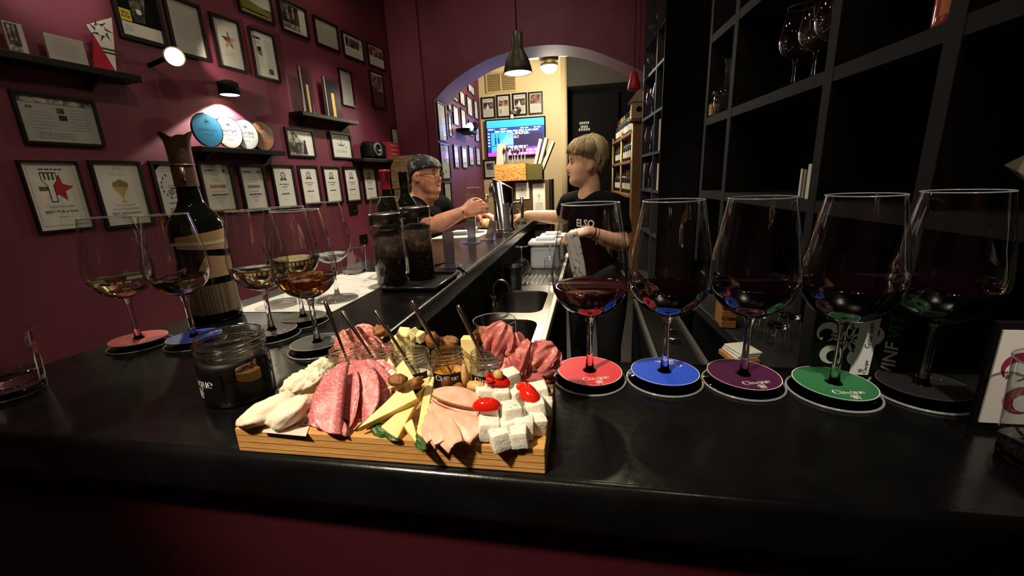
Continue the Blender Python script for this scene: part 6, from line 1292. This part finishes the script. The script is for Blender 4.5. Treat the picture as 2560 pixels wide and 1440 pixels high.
# --- the man on the left of the bar
hc = aty(1073, 484, 2.40); f = V((1, -.22, 0)).normalized()
M_NECK = (hc.x - .075, 2.415, hc.z - .045); ms_n = V((hc.x - .065, 2.225, hc.z - .085)); ms_f = V((hc.x - .01, 2.615, hc.z - .085))
w1 = aty(1158, 530, 2.16); e1 = aty(1078, 575, 2.12); w2 = aty(1190, 535, 2.52); e2 = aty(1120, 560, 2.62)
w1.z = max(w1.z, CT + .045); e1.z = max(e1.z, CT + .045); w2.z = max(w2.z, CT + .05); e2.z = max(e2.z, CT + .045)
man, MM = person('man in black t-shirt, patterned bandana and glasses seated at the bar', (hc.x - .012, 2.40, hc.z), f, 1.0, M_NECK, ms_n, ms_f,
    [(ms_n, e1, w1, V((.9, .25, .25)), V((.2, .9, -.1)), .75, -1), (ms_f, e2, w2, V((.9, -.3, -.05)), V((0, -.1, -1)), .35, 1)],
    None or (hc.x - .1, 2.42, 1.05), (hc.x - .17, 2.43, .80), [((hc.x - .15, 2.32, .80), (hc.x + .16, 2.28, .76), (hc.x + .10, 2.28, .40), (hc.x + .22, 2.27, .345)), ((hc.x - .15, 2.54, .80), (hc.x + .16, 2.58, .76), (hc.x + .10, 2.58, .40), (hc.x + .22, 2.59, .345))], SKM, TSH, JEAN, .80, (.20, .135), tilt=.02)
zb = lambda a: .142 + .012 * math.cos(a) if math.cos(a) > 0 else .142 - .075 * (-math.cos(a)) ** 1.2
vs, fs = cap_geo(MM, lambda a, z: .007 + .004 * math.sin(3 * a) ** 2, zb, lump_=.0015); mb = MB(); mb.add(vs, fs, 0, True)
mb.tube([MM @ V((-.105, 0, .075)), MM @ V((-.125, -.01, .05)), MM @ V((-.125, -.02, .0))], [.016, .018, .006], 12, round_=True); mb.tube([MM @ V((-.105, .01, .075)), MM @ V((-.13, .02, .06)), MM @ V((-.14, .03, .02))], [.014, .016, .006], 12, round_=True); mb.ball(MM @ V((-.112, 0, .078)), .018)
o = mb.obj('bandana', voro('bandana_cloth', '14141a', '8d8c90', 26, .60, .8, 0, .2), man); o['label'] = 'black bandana with grey paisley patches'
mb = MB()
for k in range(5): mb.tube([MM @ V((-.085 - .01 * k, (k - 2) * .022, .05)), MM @ V((-.105 - .008 * k, (k - 2) * .026, .01)), MM @ V((-.10 - .006 * k, (k - 2) * .028, -.03))], [.014, .013, .005], 10, round_=True)
mb.obj('hair', mat('hair_dark', '2e2620', .7, bump=(90, 1, (1, 1, .2))), man)
g = thing('eyeglasses', (0, 0, 0), None, None); g.parent = man
for s_ in (-1, 1):
    MB().torus((0, 0, 0), .0225, .0016, 0, MM @ Matrix.Translation((.100, s_ * .032, .112)) @ Matrix.Rotation(s_ * .18, 4, 'Z') @ Matrix.Scale(.8, 4, (0, 0, 1)), 28, 8, 'x').obj('rim', FRAMEB, g)
    MB().tube([MM @ V((.096, s_ * .055, .118)), MM @ V((.06, s_ * .079, .118)), MM @ V((-.02, s_ * .083, .112))], .0022, 8).obj('temple', FRAMEB, g)
    MB().lathe([(0, 0), (.0215, 0)], 24, 0, MM @ Matrix.Translation((.100, s_ * .032, .112)) @ Matrix.Rotation(s_ * .18, 4, 'Z') @ Matrix.Scale(.8, 4, (0, 0, 1)) @ Matrix.Rotation(PI / 2, 4, 'Y')).obj('lens', PANE, g)
MB().tube([MM @ V((.103, -.011, .117)), MM @ V((.108, 0, .119)), MM @ V((.103, .011, .117))], .0018, 8).obj('bridge', FRAMEB, g)
MB().torus((0, 0, 0), .029, .0036, 0, Matrix.Translation(w1) @ V((.9, .25, .25)).to_track_quat('Z', 'Y').to_matrix().to_4x4(), 24, 8).obj('wristwatch', mat('watch_gold', 'c9a24e', .25, metal=1), man)
wineglass((w1.x + .050, w1.y + .060, CT), 'empty wine glass held in the hand of the seated man', None, 0)
# stool under the man
t = thing('bar_stool', (hc.x - .16, 2.43, 0), 'black bar stool under the seated man', 'stool'); MB().lathe([(0, .66), (.17, .665), (.18, .69), (.16, .705), (0, .71)], 28).obj('seat', BLACK, t)
MB().tube([(0, 0, .02), (0, 0, .66)], .025, 12).obj('post', STEELD, t); MB().lathe([(0, 0), (.2, 0), (.19, .015), (.03, .03)], 28).obj('base', STEELD, t); MB().torus((0, 0, .31), .15, .010).obj('footrest', STEELD, t)
for k in range(3): MB().tube([(0, 0, .31), (.15 * math.cos(2.1 * k), .15 * math.sin(2.1 * k), .31)], .006, 6).obj('spoke', STEELD, t)
# --- the woman behind the bar
hc = aty(1457, 461, 2.32); f = V((-1, -.16, 0)).normalized()
W_NECK = (hc.x + .035, 2.335, hc.z - .065); s_n = V((.120, 2.220, hc.z - .115)); s_f = V((-.110, 2.450, hc.z - .11))
eN = aty(1556, 612, 2.12); wN = aty(1470, 578, 2.03); eF = aty(1408, 545, 2.50); wF = aty(1318, 537, 2.50)
woman, WM = person('woman with short fair hair and black t-shirt standing behind the bar', (hc.x + .012, 2.32, hc.z), f, 0.0, W_NECK, s_n, s_f,
    [(s_n, eN, wN, V((-.9, -.15, -.15)), V((-.2, .3, -.9)), .6, 1), (s_f, eF, wF, V((-1, 0, -.15)), V((0, -.2, -1)), .5, -1)],
    (.02, 2.34, 1.05), (.04, 2.36, .86), [((-.03, 2.42, .84), (-.05, 2.40, .46), (-.04, 2.43, .10), (-.13, 2.34, .042)), ((.12, 2.30, .84), (.11, 2.27, .46), (.12, 2.31, .10), (.02, 2.23, .042))], SKW, TSH2, JEAN, .72, (.142, .098))
def zh(a):
    K = ((0, .168), (40, .160), (62, .158), (76, .152), (100, .138), (116, .104), (135, .074), (180, .055)); g = abs(math.degrees(math.atan2(math.sin(a), math.cos(a))))
    for (a0, z0), (a1, z1) in zip(K, K[1:]):
        if a0 <= g <= a1: return z0 + (z1 - z0) * (g - a0) / (a1 - a0)
vs, fs = cap_geo(WM, lambda a, z: .010 + .016 * min(1, max(0, (z - zh(a)) / .05)) + .008 * max(0, -math.cos(a)) * (z > .05), zh, n=110, m=30, lump_=.0026, sd=3, top=.012); mb = MB(); mb.add(vs, fs, 0, True)
hq = random.Random(4)
for k in range(230):
    a = hq.uniform(-PI, PI); dr = hq.uniform(.1, .45) * (1 if a > 0 else -1); z1 = zh(a) + hq.uniform(-.012, .01); z0 = min(.222, z1 + hq.uniform(.05, .13)); pts = []
    for q in range(5):
        t = q / 4; aa = a + dr * t; z = z0 + (z1 - z0) * t; r0 = min(HR, key=lambda r: abs(r[0] - z)); c = (r0[1] + r0[2]) / 2; hl = (r0[1] - r0[2]) / 2; p = V((c + hl * math.cos(aa), r0[3] * math.sin(aa), z)); d = (p - V((-.01, 0, .11))).normalized(); pts.append(WM @ (p + d * (.026 - .012 * t * t + hq.uniform(-.002, .003)) + V((0, 0, .010 * (1 - t)))))
    mb.tube(pts, [.003, .0055, .0055, .0045, .0015], 6)
o = mb.obj('hair', mat('hair_blond', 'a8936e', .5, mix=('75664e', 22, .4, .65, (1, 1, .3)), bump=(60, 1.0, (2, 2, .3))), woman); o['label'] = 'short fair hair swept back'
# lettering on the shirt front
ax = (s_f - s_n).normalized(); fw = ax.cross(V((0, 0, 1))).normalized()
if fw.dot(V((-.6, -.7, 0))) < 0: fw = -fw
cN = V(W_NECK).lerp(V((.04, 2.36, .86)), .40); mb = MB()
def onshirt(x, z):
    a = x / .165; return cN - ax * math.sin(a) * .156 + fw * (math.cos(a) * .114) + V((0, 0, z))
puttext(mb, 'ELSO', onshirt, .038, 0, .055, .02, .03); puttext(mb, 'MUNT', onshirt, .038, 0, .055, -.03, .03); mb.obj('shirt_print', mat('shirt_white', 'd8d4cc', .7), woman)
for d_ in (.03, .055): MB().torus((0, 0, 0), .030, .0022, 0, Matrix.Translation(wN.lerp(eN, d_ * 4)) @ (eN - wN).to_track_quat('Z', 'Y').to_matrix().to_4x4(), 24, 6).obj('bracelet', BLACK, woman)
t = thing('cloth', wN + V((-.07, -.035, -.02)), 'white printed cloth held in the woman\'s near hand', 'cloth'); mb = MB(); leaf(mb, (-.01, 0, .02), (.035, -.01, -.20), .035, N=(-.2, -1, .1), arch=.012, t=.002, rip=.006, sd=4, tip=.3, end=.75, pw=.4); mb.obj('folded_cloth', mat('cloth_print', 'c9c2bc', .8, mix=('7a6a66', 40, .55, .62)), t)
# food on the far plate
for i in range(6):
    p = V((-.57 + .05 * math.cos(i * 1.05), 2.44 + .05 * math.sin(i * 1.05), CT + .012)); mb = MB(); lump(mb, p + V((0, 0, .02)), (.032, .026, .024), (0, 0, i), .3, 2.5, i + 20, 14, 10); food('meat_slice' if i % 2 else 'cheese_chunk', mb, SAL2 if i % 2 else YCH, ('first', 'second', 'third', 'fourth', 'fifth', 'sixth')[i] + (' pink meat roll' if i % 2 else ' pale cheese chunk') + ' of the ring on the far plate', 'snack', 'snacks on the far plate')
